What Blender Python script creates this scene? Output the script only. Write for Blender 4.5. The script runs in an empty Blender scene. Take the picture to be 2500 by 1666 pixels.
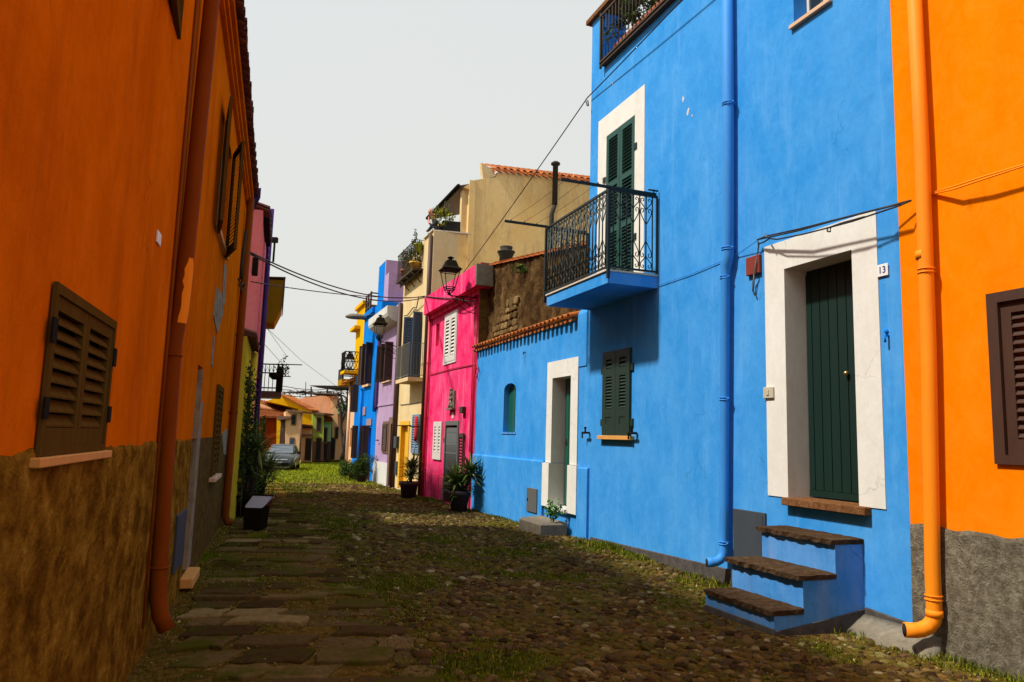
import bpy, bmesh, math, random
import numpy as np
from mathutils import Vector, Matrix
random.seed(7); rng=np.random.default_rng(7)
sc=bpy.context.scene; COL=sc.collection
# ------------------------------------------------------------------ camera model
FL=1828.; CX,CY=1250.,833.; TH=math.radians(7.4); RO=0.029; H=1.6
U0=np.array([0,-math.sin(TH),math.cos(TH)]); FW=np.array([0,math.cos(TH),math.sin(TH)]); X0=np.array([1,0,0.])
RC=math.cos(RO)*X0+math.sin(RO)*U0; UC=-math.sin(RO)*X0+math.cos(RO)*U0
CAM=np.array([0,0,H])
def ray(x,y): return FW+RC*((x-CX)/FL)-UC*((y-CY)/FL)
cd=bpy.data.cameras.new('camera'); co=bpy.data.objects.new('camera',cd); COL.objects.link(co)
m=Matrix(((RC[0],UC[0],-FW[0],0),(RC[1],UC[1],-FW[1],0),(RC[2],UC[2],-FW[2],H),(0,0,0,1)))
co.matrix_world=m; cd.sensor_width=36; cd.lens=36*FL/2500; cd.clip_end=2000; cd.clip_start=.05; sc.camera=co
# conversions of measurements taken on enlarged crops
zp=lambda x,y:(820+x/3.92,550+y/3.92); zq=lambda x,y:(820+x/3.92,850+y/3.92)
z1=lambda x,y:(1300+x/2.6125,180+y/2.6125); z2=lambda x,y:(1150+x/2.614,750+y/2.614)
z3=lambda x,y:(1650+x/3.038,1150+y/3.038); z4=lambda x,y:(1700+x/1.8455,450+y/1.8455)
z5=lambda x,y:(1400+x/3.361,y/3.361); z6=lambda x,y:(2200+x/1.19,350+y/1.19)
zc=lambda x,y:(1000+x/3.1356,370+y/3.1356); zf=lambda x,y:(630+x/7.126,920+y/7.126)
zt=lambda x,y:(1800+x/3.9217,480+y/3.9217)
# ------------------------------------------------------------------ frames
class Fr:
    """vertical facade frame: u along, o outward, z up"""
    def __init__(s,p0,d,n=None,flip=False):
        s.p=np.array(p0,float); s.d=np.array(d,float)/np.linalg.norm(d)
        s.n=np.array([-s.d[1],s.d[0]]) if n is None else np.array(n,float)
        if flip: s.n=-s.n
    def __call__(s,u,o,z):
        q=s.p+s.d*u+s.n*o; return (q[0],q[1],z)
    def uv(s,x,y,o=0):
        r=ray(x,y); q=s.p+s.n*o; t=(s.n@q)/(s.n@r[:2]); P=CAM+r*t
        return (P[:2]-q)@s.d, P[2]
    def so(s,u,x,y):
        r=ray(x,y); q=s.p+s.d*u; t=(s.d@q)/(s.d@r[:2]); P=CAM+r*t
        return (P[:2]-q)@s.n, P[2]
    def rect(s,a,b,o=0):
        (u0,z0),(u1,z1_)=s.uv(*a,o),s.uv(*b,o); return min(u0,u1),max(u0,u1),min(z0,z1_),max(z0,z1_)
    def sub(s,u,o,z,ang):
        """frame turned by ang about the vertical at (u,o): a runs outward by ang from d"""
        c,si=math.cos(ang),math.sin(ang); d=s.d*c+s.n*si; n=-s.d*si+s.n*c; q=s.p+s.d*u+s.n*o
        f=Fr(q,d,n); g=lambda a,b,c_: f(a,b,c_+z); return g
W=lambda x,y,z:(x,y,z)
R=Fr((3.71,7.95),(-.378,1)); L=Fr((-2.63,5.73),(-.308,1),flip=True)
def yfr(Y): return Fr((0,Y),(1,0),(0,-1))
def lerp(a,b,t): return a+(b-a)*t
def sst(a,b,x): t=np.clip((x-a)/(b-a),0,1); return t*t*(3-2*t)
def gz(x,y):
    x=np.asarray(x,float); y=np.asarray(y,float)
    far=np.interp(y,[8.5,13,22,30,42,60,90],[-.25,-.18,-.34,-.46,-.6,-.76,-.95])
    nl=np.interp(y,[0,14,22,30,42,60,90],[0,-.02,-.3,-.46,-.6,-.76,-.95])
    xl=-2.63-.308*(y-5.73); xr=3.71-.378*(y-7.95)
    t=sst(0,1,(x-xl)/np.maximum(xr-xl,1)); return nl+(far-nl)*t
def G(x,y): return float(gz(x,y))
# ------------------------------------------------------------------ mesh builder
class MB:
    def __init__(s): s.v=[]; s.f=[]; s.sm=[]
    def add(s,vs,fs,smooth=False):
        b=len(s.v); s.v+= [tuple(map(float,p)) for p in vs]; s.f+=[[i+b for i in f] for f in fs]; s.sm+=[smooth]*len(fs); return s
    def box(s,T,a0,a1,b0,b1,c0,c1):
        vs=[T(a,b,c) for c in (c0,c1) for b in (b0,b1) for a in (a0,a1)]
        return s.add(vs,[(0,1,3,2),(4,5,7,6),(0,1,5,4),(2,3,7,6),(0,2,6,4),(1,3,7,5)])
    def bev(s,T,a0,a1,b0,b1,c0,c1,r=.01):
        """box with chamfered top and vertical edges"""
        def ring(k,c): 
            x0,x1,y0,y1=a0+k,a1-k,b0+k,b1-k; q=r if k==0 else r*.6
            return [T(*p,c) for p in ((x0+q,y0),(x1-q,y0),(x1,y0+q),(x1,y1-q),(x1-q,y1),(x0+q,y1),(x0,y1-q),(x0,y0+q))]
        rs=[ring(r,c0),ring(0,c0+r),ring(0,c1-r),ring(r,c1)]
        return s.loft(rs,cap=True)
    def loft(s,rings,cap=True,smooth=False,closed=True):
        n=len(rings[0]); vs=[p for r in rings for p in r]; fs=[]
        for i in range(len(rings)-1):
            for j in range(n if closed else n-1):
                k=(j+1)%n; fs.append((i*n+j,i*n+k,(i+1)*n+k,(i+1)*n+j))
        if cap: fs.append(tuple(range(n))); fs.append(tuple((len(rings)-1)*n+j for j in range(n)))
        return s.add(vs,fs,smooth)
    def prism(s,pts,vec):
        pts=[np.array(p,float) for p in pts]; v=np.array(vec,float)
        return s.loft([pts,[p+v for p in pts]],cap=True)
    def poly(s,pts): return s.add(pts,[tuple(range(len(pts)))])
    def tube(s,pts,r,n=6,cap=True,smooth=True):
        P=[Vector(p) for p in pts]; rs=r if hasattr(r,'__len__') else [r]*len(P); rings=[]; up=None
        for i,p in enumerate(P):
            t=(P[min(i+1,len(P)-1)]-P[max(i-1,0)]); 
            if t.length<1e-9: t=Vector((0,0,1))
            t.normalize()
            if up is None: up=Vector((0,0,1)) if abs(t.z)<.9 else Vector((1,0,0))
            a=t.cross(up); 
            if a.length<1e-6: a=t.orthogonal()
            a.normalize(); b=a.cross(t).normalized(); up=b
            rings.append([tuple(p+(a*math.cos(2*math.pi*k/n)+b*math.sin(2*math.pi*k/n))*rs[i]) for k in range(n)])
        return s.loft(rings,cap,smooth)
    def lathe(s,T,prof,n=20,smooth=True):
        rings=[[T(r*math.cos(2*math.pi*k/n),r*math.sin(2*math.pi*k/n),z) for k in range(n)] for r,z in prof]
        return s.loft(rings,True,smooth)
    def ball(s,c,rx,ry,rz,n=10,T=None):
        prof=[]; 
        for i in range(n//2+1):
            a=math.pi*i/(n//2)-math.pi/2; prof.append((math.cos(a),math.sin(a)))
        rings=[[(c[0]+rx*max(q,.02)*math.cos(2*math.pi*k/n),c[1]+ry*max(q,.02)*math.sin(2*math.pi*k/n),c[2]+rz*z) for k in range(n)] for q,z in prof]
        if T: rings=[[T(*p) for p in r] for r in rings]
        return s.loft(rings,True,True)
ROOT={}
def mkobj(name,mb,mat,loc=(0,0,0),weld=True):
    me=bpy.data.meshes.new(name)
    vs=[(a-loc[0],b-loc[1],c-loc[2]) for a,b,c in mb.v]
    me.from_pydata(vs,[],mb.f); me.polygons.foreach_set('use_smooth',mb.sm)
    if weld:
        bm=bmesh.new(); bm.from_mesh(me); bmesh.ops.remove_doubles(bm,verts=bm.verts,dist=1e-5)
        bmesh.ops.recalc_face_normals(bm,faces=bm.faces); bm.to_mesh(me); bm.free()
    me.update(); 
    if mat: me.materials.append(mat)
    o=bpy.data.objects.new(name,me); COL.objects.link(o); return o
def tag(o,label=None,cat=None,group=None,kind=None):
    if label:o['label']=label
    if cat:o['category']=cat
    if group:o['group']=group
    if kind:o['kind']=kind
    return o
def thing(name,label,cat,loc,group=None):
    o=bpy.data.objects.new(name,None); COL.objects.link(o); o.location=loc; o.empty_display_size=.2
    ROOT[o.name]=tuple(loc); return tag(o,label,cat,group)
def part(name,mb,mat,parent,label=None,weld=True):
    loc=ROOT[parent.name]; o=mkobj(name,mb,mat,loc,weld); o.parent=parent; ROOT[o.name]=loc
    if label:o['label']=label
    return o
def parts(name,mb,mat,parent):
    """link every connected piece of mb as a part of its own"""
    p=list(range(len(mb.v)))
    def fd(i):
        while p[i]!=i: p[i]=p[p[i]]; i=p[i]
        return i
    for f in mb.f:
        for k in f[1:]: p[fd(k)]=fd(f[0])
    gr={}
    for f,s_ in zip(mb.f,mb.sm): gr.setdefault(fd(f[0]),[]).append((f,s_))
    for fs in gr.values():
        ids=sorted({k for f,_ in fs for k in f}); mp={k:i for i,k in enumerate(ids)}; q=MB()
        q.v=[mb.v[k] for k in ids]; q.f=[[mp[k] for k in f] for f,_ in fs]; q.sm=[x for _,x in fs]; part(name,q,mat,parent)
def zat(fr,u,o,y):
    """height at which the point (u,o) is seen at picture row y"""
    a,b=-5.,30.
    for _ in range(50):
        m=(a+b)/2; d=np.array(fr(u,o,m))-CAM; yy=CY-FL*(d@UC)/(d@FW)
        if yy>y: a=m
        else: b=m
    return a
def single(name,mb,mat,label,cat,group=None,kind=None,loc=None,weld=True):
    if loc is None:
        a=np.array(mb.v); loc=(a[:,0].mean(),a[:,1].mean(),a[:,2].min())
    o=mkobj(name,mb,mat,loc,weld); o.location=loc; return tag(o,label,cat,group,kind)
# ------------------------------------------------------------------ materials
def newmat(name):
    m=bpy.data.materials.new(name); m.use_nodes=True; nt=m.node_tree; b=nt.nodes['Principled BSDF']; return m,nt,b
def N(nt,t,**k):
    n=nt.nodes.new(t)
    for a,v in k.items(): setattr(n,a,v)
    return n
def ramp(nt,stops,interp='LINEAR'):
    r=N(nt,'ShaderNodeValToRGB'); e=r.color_ramp; e.interpolation=interp
    while len(e.elements)<len(stops): e.elements.new(.5)
    for i,(p,c) in enumerate(stops): e.elements[i].position=p; e.elements[i].color=(*c,1) if len(c)==3 else c
    return r
def noise(nt,vec,scale,detail=6,rough=.6,dist=0):
    n=N(nt,'ShaderNodeTexNoise'); n.inputs['Scale'].default_value=scale; n.inputs['Detail'].default_value=detail
    n.inputs['Roughness'].default_value=rough; n.inputs['Distortion'].default_value=dist
    nt.links.new(vec,n.inputs['Vector']); return n.outputs['Fac']
def mapv(nt,scale=(1,1,1),loc=(0,0,0)):
    t=N(nt,'ShaderNodeNewGeometry'); mp=N(nt,'ShaderNodeMapping'); mp.inputs['Scale'].default_value=scale; mp.inputs['Location'].default_value=loc
    nt.links.new(t.outputs['Position'],mp.inputs['Vector']); return mp.outputs['Vector']
def mixc(nt,f,a,b,mode='MIX'):
    x=N(nt,'ShaderNodeMix',data_type='RGBA',blend_type=mode)
    for s_,v in ((x.inputs['Factor'],f),(x.inputs['A'],a),(x.inputs['B'],b)):
        if isinstance(v,(int,float)): s_.default_value=v
        elif isinstance(v,tuple): s_.default_value=(*v,1)
        else: nt.links.new(v,s_)
    return x.outputs['Result']
def mth(nt,op,a,b=0.):
    x=N(nt,'ShaderNodeMath',operation=op)
    for s_,v in ((x.inputs[0],a),(x.inputs[1],b)):
        if isinstance(v,(int,float)): s_.default_value=v
        else: nt.links.new(v,s_)
    return x.outputs[0]
def bump(nt,b,h,st,dist=.01):
    k=N(nt,'ShaderNodeBump'); k.inputs['Strength'].default_value=st; k.inputs['Distance'].default_value=dist
    nt.links.new(h,k.inputs['Height']); nt.links.new(k.outputs['Normal'],b.inputs['Normal'])
def stucco(name,c1,c2,stain=None,st_amt=.0,big=.9,fine=60,bs=.35,bd=.006,rough=.92,seed=0,streak=.35):
    m,nt,b=newmat(name); v=mapv(nt,(1,1,streak),(seed,seed*.7,0)); v1=mapv(nt,(1,1,1),(seed*2.,0,0))
    a=noise(nt,v,big,8,.65,.4); r=ramp(nt,[(.36,c1),(.64,c2)]); nt.links.new(a,r.inputs[0]); c=r.outputs[0]
    f=noise(nt,v1,fine*.25,4,.6); c=mixc(nt,mth(nt,'MULTIPLY',f,.30),c,tuple(x*.5 for x in c1))
    f2=noise(nt,mapv(nt,(1,1,.8),(seed*3.,1,0)),4.5,7,.75,.8); rf=ramp(nt,[(.42,(0,0,0)),(.7,(1,1,1))]); nt.links.new(f2,rf.inputs[0])
    c=mixc(nt,mth(nt,'MULTIPLY',rf.outputs[0],.22),c,tuple(min(1,x*1.35+.03) for x in c2))
    fk=noise(nt,v1,fine*3,3,.7); c=mixc(nt,mth(nt,'MULTIPLY',fk,.16),c,tuple(x*.3 for x in c1))
    vo=N(nt,'ShaderNodeTexVoronoi',feature='DISTANCE_TO_EDGE'); vo.inputs['Scale'].default_value=.75
    wv=N(nt,'ShaderNodeVectorMath',operation='ADD'); wn=N(nt,'ShaderNodeTexNoise'); wn.inputs['Scale'].default_value=2.2; wn.inputs['Detail'].default_value=8; nt.links.new(v1,wn.inputs['Vector']); nt.links.new(wn.outputs['Color'],wv.inputs[1]); nt.links.new(v1,wv.inputs[0]); nt.links.new(wv.outputs[0],vo.inputs['Vector'])
    rv=ramp(nt,[(0,(1,1,1)),(.006,(0,0,0))]); nt.links.new(vo.outputs['Distance'],rv.inputs[0]); mk=ramp(nt,[(.52,(0,0,0)),(.62,(1,1,1))]); nt.links.new(noise(nt,mapv(nt,(1,1,1),(seed,9,3)),.7,3,.5),mk.inputs[0])
    c=mixc(nt,mth(nt,'MULTIPLY',mth(nt,'MULTIPLY',rv.outputs[0],mk.outputs[0]),.45),c,tuple(x*.3 for x in c1))
    if stain:
        s_=noise(nt,mapv(nt,(2.2,2.2,.35),(seed+5,0,0)),1.6,8,.7,.3); rr=ramp(nt,[(.52,(0,0,0)),(.68,(1,1,1))]); nt.links.new(s_,rr.inputs[0])
        c=mixc(nt,mth(nt,'MULTIPLY',rr.outputs[0],st_amt),c,stain)
    nt.links.new(c,b.inputs['Base Color']); b.inputs['Roughness'].default_value=rough; b.inputs['Specular IOR Level'].default_value=0
    h=mth(nt,'ADD',noise(nt,v1,fine,5,.7),mth(nt,'MULTIPLY',noise(nt,v1,fine*.12,3,.5),1.6)); bump(nt,b,h,bs,bd); return m
def rendering(name,cols,scale=9,bs=.9,bd=.03,seed=0,sv=1.):
    """rough cement render / rubble: strongly mottled"""
    m,nt,b=newmat(name); v=mapv(nt,(1,1,sv),(seed,0,seed)); a=noise(nt,v,scale,10,.72,.3)
    n=len(cols); r=ramp(nt,[(.3+.4*i/(n-1),c) for i,c in enumerate(cols)]); nt.links.new(a,r.inputs[0])
    big=noise(nt,v,scale*.12,4,.6); c=mixc(nt,mth(nt,'MULTIPLY',big,.6),r.outputs[0],cols[0])
    nt.links.new(c,b.inputs['Base Color']); b.inputs['Roughness'].default_value=.95; b.inputs['Specular IOR Level'].default_value=0
    bump(nt,b,mth(nt,'ADD',a,noise(nt,v,scale*4,6,.7)),bs,bd); return m
def paint(name,c,rough=.5,var=.25,metal=0,scale=8,bs=.1,spec=.4,sv=.3):
    m,nt,b=newmat(name); v=mapv(nt,(1,1,sv)); a=noise(nt,v,scale,6,.65)
    c_=mixc(nt,a,tuple(x*(1-var) for x in c),tuple(min(1,x*(1+var)) for x in c)); nt.links.new(c_,b.inputs['Base Color'])
    b.inputs['Roughness'].default_value=rough; b.inputs['Metallic'].default_value=metal; b.inputs['Specular IOR Level'].default_value=spec
    bump(nt,b,noise(nt,mapv(nt),scale*6,4,.6),bs,.004); return m
def islands(name,stops,rough=.85,mossy=None,moss_lo=.5,moss_hi=.62,nscale=6,bs=.5,spec=.3,mscale=1.2):
    m,nt,b=newmat(name); g_=N(nt,'ShaderNodeNewGeometry'); r=ramp(nt,stops); nt.links.new(g_.outputs['Random Per Island'],r.inputs[0])
    v=mapv(nt); f=noise(nt,v,nscale*6,6,.7); c=mixc(nt,mth(nt,'MULTIPLY',f,.9),r.outputs[0],(.01,.008,.006))
    if mossy:
        q=noise(nt,v,nscale,6,.7); q2=noise(nt,v,mscale,4,.6); q=mth(nt,'ADD',mth(nt,'MULTIPLY',q,.5),mth(nt,'MULTIPLY',q2,.5))
        rr=ramp(nt,[(moss_lo,(0,0,0)),(moss_hi,(1,1,1))]); nt.links.new(q,rr.inputs[0])
        c=mixc(nt,mth(nt,'MULTIPLY',rr.outputs[0],.85),c,mossy)
    nt.links.new(c,b.inputs['Base Color']); b.inputs['Roughness'].default_value=rough; b.inputs['Specular IOR Level'].default_value=spec
    bump(nt,b,f,bs,.01); return m
def leafmat(name,stops,rough=.55,tr=.15):
    m,nt,b=newmat(name); g_=N(nt,'ShaderNodeNewGeometry'); r=ramp(nt,stops); nt.links.new(g_.outputs['Random Per Island'],r.inputs[0])
    nt.links.new(r.outputs[0],b.inputs['Base Color']); b.inputs['Roughness'].default_value=rough; b.inputs['Specular IOR Level'].default_value=.06
    return m
M={}
M['blue']=stucco('blue_stucco',(.035,.28,.72),(.075,.345,.78),(.16,.42,.80),.30,big=1.3,seed=1,fine=70,bs=.3,streak=.75)
M['blue_side']=stucco('pale_blue_stucco',(.05,.24,.60),(.12,.33,.70),(.3,.32,.4),.4,big=2,seed=3,fine=70)
M['blue2']=stucco('bright_blue_stucco',(.004,.17,.62),(.01,.22,.72),big=1.2,seed=4)
M['orange']=stucco('orange_stucco',(.90,.205,.001),(.97,.25,.001),big=.8,seed=5,fine=90,bs=.12)
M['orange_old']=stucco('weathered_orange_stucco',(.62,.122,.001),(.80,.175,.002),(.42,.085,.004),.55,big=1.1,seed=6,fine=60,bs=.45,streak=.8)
M['pink']=stucco('hot_pink_stucco',(.84,.008,.11),(.88,.09,.24),(.90,.26,.40),.6,big=1.6,streak=.9,seed=7,fine=40,bs=.7,bd=.01)
M['cream']=stucco('cream_stucco',(.70,.50,.24),(.76,.60,.34),(.5,.38,.2),.5,big=1,seed=8)
M['ochre']=stucco('ochre_stucco',(.84,.53,.19),(.91,.64,.29),(.44,.32,.16),.6,big=.7,seed=9,fine=30,bs=.3)
M['lilac']=stucco('lilac_stucco',(.38,.25,.40),(.48,.33,.48),(.3,.18,.34),.4,big=1.2,seed=10)
M['purple']=stucco('purple_stucco',(.06,.03,.12),(.09,.045,.17),big=1,seed=11)
M['yellow']=stucco('yellow_stucco',(.70,.50,.02),(.78,.60,.06),(.4,.35,.06),.4,big=1,seed=12)
M['gold']=stucco('golden_stucco',(.74,.38,.004),(.85,.46,.01),big=.7,seed=13)
M['pinkL']=stucco('rose_stucco',(.72,.16,.17),(.82,.26,.26),(.6,.12,.12),.5,big=.9,seed=14)
M['ochrebox']=stucco('ochre_box_stucco',(.36,.17,.006),(.44,.22,.01),big=1,seed=22)
M['green']=stucco('lime_green_stucco',(.30,.38,.05),(.38,.46,.08),big=.9,seed=15)
M['teal']=stucco('pale_green_stucco',(.20,.38,.22),(.26,.45,.28),big=.9,seed=16)
M['salmon']=stucco('salmon_stucco',(.82,.36,.18),(.90,.46,.26),(.6,.28,.16),.4,big=.8,seed=17)
M['peach']=stucco('peach_stucco',(.72,.40,.20),(.80,.50,.28),(.5,.3,.16),.4,big=.8,seed=18)
M['redwall']=stucco('rust_red_stucco',(.17,.018,.002),(.22,.026,.003),big=.8,seed=19)
M['white']=stucco('white_surround',(.73,.71,.63),(.80,.78,.71),(.58,.54,.44),.2,big=1.5,seed=20,fine=90,bs=.15)
M['white2']=stucco('white_plaster',(.60,.58,.54),(.68,.66,.60),(.45,.42,.38),.4,big=3,seed=21)
M['brownstucco']=rendering('brown_cement_render',[(.07,.032,.004),(.19,.088,.010),(.38,.20,.024),(.60,.36,.06)],5,.9,.03,2,1.25)
M['greyrender']=rendering('grey_roughcast',[(.09,.075,.05),(.28,.24,.165),(.52,.46,.33)],13,1,.05,3)
M['greyrender2']=rendering('dark_grey_render',[(.065,.036,.010),(.15,.088,.026),(.26,.175,.06)],8,.7,.02,4)
M['plinth']=rendering('grey_plinth_render',[(.05,.045,.04),(.09,.08,.075),(.14,.125,.11)],8,.5,.01,5)
M['rubble']=rendering('dark_rubble_render',[(.02,.012,.006),(.06,.032,.014),(.15,.085,.032),(.30,.19,.075)],2.2,.9,.05,6)
M['cement']=rendering('pale_cement',[(.14,.12,.09),(.22,.19,.14),(.30,.26,.2)],10,.5,.01,7)
M['peel']=rendering('peeling_plaster',[(.12,.09,.06),(.3,.24,.16),(.42,.35,.24),(.16,.12,.08)],5,.6,.02,8)
M['sill']=paint('stone_sill',(.62,.30,.08),.7,.25,scale=14,spec=.1)
M['sill_pale']=paint('pale_marble_sill',(.62,.40,.24),.6,.15,scale=14)
M['step']=rendering('worn_step_stone',[(.035,.02,.01),(.085,.05,.028),(.15,.10,.06)],11,.9,.02,9)
M['brownsill']=rendering('brown_stone_sill',[(.10,.04,.015),(.22,.10,.04),(.36,.19,.09)],16,.9,.015,10)
M['greenwood']=paint('dark_green_wood',(.004,.055,.040),.5,.35,scale=14,sv=.1)
M['doorgreen']=paint('deep_green_door_paint',(.001,.018,.013),.55,.3,scale=10,sv=.05)
M['greenwood2']=paint('green_door_paint',(.006,.09,.06),.4,.3,scale=10,sv=.05)
M['dkgreen']=paint('blackish_green_shutter_paint',(.010,.028,.018),.6,.35,scale=14)
M['brownwood']=paint('brown_shutter_wood',(.055,.022,.012),.55,.35,scale=16,sv=.2)
M['greywood']=paint('taupe_shutter_paint',(.10,.056,.013),.6,.35,scale=16,sv=.2,spec=.0)
M['whitewood']=paint('white_shutter_paint',(.62,.58,.52),.5,.1,scale=16)
M['bluewood']=paint('navy_shutter_paint',(.02,.04,.09),.5,.3,scale=16)
M['blueshut']=paint('grey_blue_shutter_paint',(.14,.22,.32),.5,.2,scale=16)
M['iron']=paint('black_green_iron',(.012,.018,.013),.45,.4,metal=.3,scale=30)
M['rust']=paint('rusty_iron',(.045,.026,.011),.8,.5,scale=20)
M['soot']=paint('sooty_flue_metal',(.05,.045,.035),.85,.3,scale=10,spec=.1)
M['black']=paint('black_iron',(.014,.011,.007),.7,.3,scale=20,spec=.02)
M['cable']=paint('black_cable',(.015,.013,.012),.6,.2)
M['bluepipe']=paint('blue_painted_pipe',(.04,.25,.66),.6,.2,scale=9,spec=.2)
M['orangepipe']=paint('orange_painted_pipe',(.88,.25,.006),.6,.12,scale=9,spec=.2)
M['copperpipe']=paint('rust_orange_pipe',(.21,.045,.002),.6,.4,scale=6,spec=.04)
M['flake']=paint('peeled_orange_paint',(1.,.27,.012),.6,.2,scale=14,spec=.05)
M['redpipe']=paint('magenta_pipe',(.45,.004,.03),.45,.2)
M['whitepipe']=paint('peach_white_pipe',(.75,.55,.42),.5,.1)
M['greybox']=paint('grey_meter_paint',(.10,.105,.10),.5,.2,scale=6)
M['bluebox']=paint('blue_grey_meter_paint',(.05,.06,.07),.6,.2,scale=6,spec=.1)
M['redbox']=paint('rusty_red_box',(.20,.025,.012),.7,.3)
M['plastic']=paint('beige_plastic',(.5,.45,.33),.4,.08)
M['enamel']=paint('white_enamel',(.75,.75,.73),.3,.03)
M['navy']=paint('navy_enamel',(.01,.02,.12),.3,.05)
M['marble']=paint('marble_edge',(.62,.52,.40),.5,.2,scale=12)
M['tileunder']=paint('dark_eave_wood',(.05,.02,.01),.8,.3)
M['dark']=paint('dark_interior',(.012,.010,.010),.9,.1)
M['doorbrown']=paint('brown_door_wood',(.16,.08,.05),.6,.25,sv=.1)
M['potbrown']=paint('taupe_plastic_pot',(.045,.028,.022),.6,.2)
M['terracotta']=paint('terracotta_pot',(.30,.08,.03),.8,.3)
M['binbody']=paint('black_bin_plastic',(.014,.009,.005),.7,.2,spec=.0)
M['binlid']=paint('grey_bin_lid',(.30,.28,.31),.35,.15)
M['brass']=paint('brass',(.5,.38,.16),.3,.1,metal=.9)
M['peelgrey']=M['cement']
M['yellowframe']=paint('ochre_yellow_door_surround',(.70,.38,.015),.7,.12)
M['redcloth']=paint('red_cloth',(.55,.01,.008),.9,.2)
M['stem']=paint('brown_vine_bark',(.05,.032,.02),.9,.35,scale=25)
M['tile']=islands('orange_pantile',[(0,(.42,.09,.012)),(.45,(.74,.19,.025)),(.8,(.82,.26,.04)),(1,(.38,.12,.03))],.85,(.10,.07,.04),.55,.75,5)
M['tiledark']=islands('weathered_pantile',[(0,(.10,.025,.02)),(.5,(.20,.05,.03)),(1,(.30,.09,.045))],.9,(.06,.04,.03),.5,.7,6)
M['tileorange']=islands('far_orange_pantile',[(0,(.60,.16,.02)),(.5,(.78,.24,.04)),(1,(.5,.12,.02))],.9,(.5,.3,.14),.55,.7,2)
def glass(name,c=(.02,.03,.035),rough=.08):
    m,nt,b=newmat(name); b.inputs['Base Color'].default_value=(*c,1); b.inputs['Roughness'].default_value=rough; b.inputs['Specular IOR Level'].default_value=.8; return m
M['glass']=glass('dark_glass'); M['lampglass']=None
def clear(name,c):
    m,nt,b=newmat(name); b.inputs['Base Color'].default_value=(*c,1); b.inputs['Roughness'].default_value=.15; b.inputs['Transmission Weight'].default_value=1; b.inputs['IOR'].default_value=1.05; return m
m_,nt,b=newmat('thin_lamp_glass'); b.inputs['Base Color'].default_value=(.3,.3,.28,1); b.inputs['Roughness'].default_value=.3; b.inputs['Specular IOR Level'].default_value=.1; b.inputs['Alpha'].default_value=.08; M['lampglass']=m_
M['yucca']=leafmat('yucca_leaf',[(0,(.03,.065,.015)),(.6,(.08,.125,.025)),(.92,(.16,.18,.04)),(1,(.42,.30,.07))])
M['boxleaf']=leafmat('dark_box_leaf',[(0,(.012,.03,.006)),(.7,(.04,.07,.012)),(1,(.09,.12,.02))])
M['leaf']=leafmat('mid_green_leaf',[(0,(.02,.05,.01)),(.6,(.06,.11,.02)),(1,(.14,.18,.03))])
M['bright']=leafmat('fresh_green_leaf',[(0,(.03,.10,.02)),(1,(.08,.20,.04))])
M['flower']=leafmat('yellow_flowering_leaf',[(0,(.05,.08,.01)),(.5,(.10,.14,.02)),(.8,(.5,.42,.02)),(1,(.55,.5,.1))])
M['grass']=leafmat('grass_blades',[(0,(.04,.055,.003)),(.6,(.10,.12,.006)),(.9,(.20,.20,.012)),(1,(.34,.28,.05))],.7)
# ------------------------------------------------------------------ wall with openings
def wall(mb,fr,u0,u1,z0,z1,holes=(),o=0,back=5,sides=True,backs=True):
    us=sorted({u0,u1,*[h[0] for h in holes],*[h[1] for h in holes]}); zs=sorted({z0,z1,*[h[2] for h in holes],*[h[3] for h in holes]})
    us=[u for u in us if u0<=u<=u1]; zs=[z for z in zs if z0<=z<=z1]
    for i in range(len(us)-1):
        for j in range(len(zs)-1):
            cu,cz=(us[i]+us[i+1])/2,(zs[j]+zs[j+1])/2
            if any(h[0]<cu<h[1] and h[2]<cz<h[3] for h in holes): continue
            mb.poly([fr(us[i],o,zs[j]),fr(us[i+1],o,zs[j]),fr(us[i+1],o,zs[j+1]),fr(us[i],o,zs[j+1])])
    for h in holes:
        a,b,c,d,dep=h[:5]; q=o-dep
        mb.poly([fr(a,o,c),fr(a,q,c),fr(a,q,d),fr(a,o,d)]); mb.poly([fr(b,o,c),fr(b,q,c),fr(b,q,d),fr(b,o,d)])
        mb.poly([fr(a,o,d),fr(b,o,d),fr(b,q,d),fr(a,q,d)]); mb.poly([fr(a,o,c),fr(b,o,c),fr(b,q,c),fr(a,q,c)])
        if backs: mb.poly([fr(a,q,c),fr(b,q,c),fr(b,q,d),fr(a,q,d)])
    if sides:
        q=o-back
        mb.poly([fr(u0,o,z0),fr(u0,q,z0),fr(u0,q,z1),fr(u0,o,z1)]); mb.poly([fr(u1,o,z0),fr(u1,q,z0),fr(u1,q,z1),fr(u1,o,z1)])
        mb.poly([fr(u0,o,z1),fr(u1,o,z1),fr(u1,q,z1),fr(u0,q,z1)]); mb.poly([fr(u0,q,z0),fr(u1,q,z0),fr(u1,q,z1),fr(u0,q,z1)])
    return mb
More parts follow.
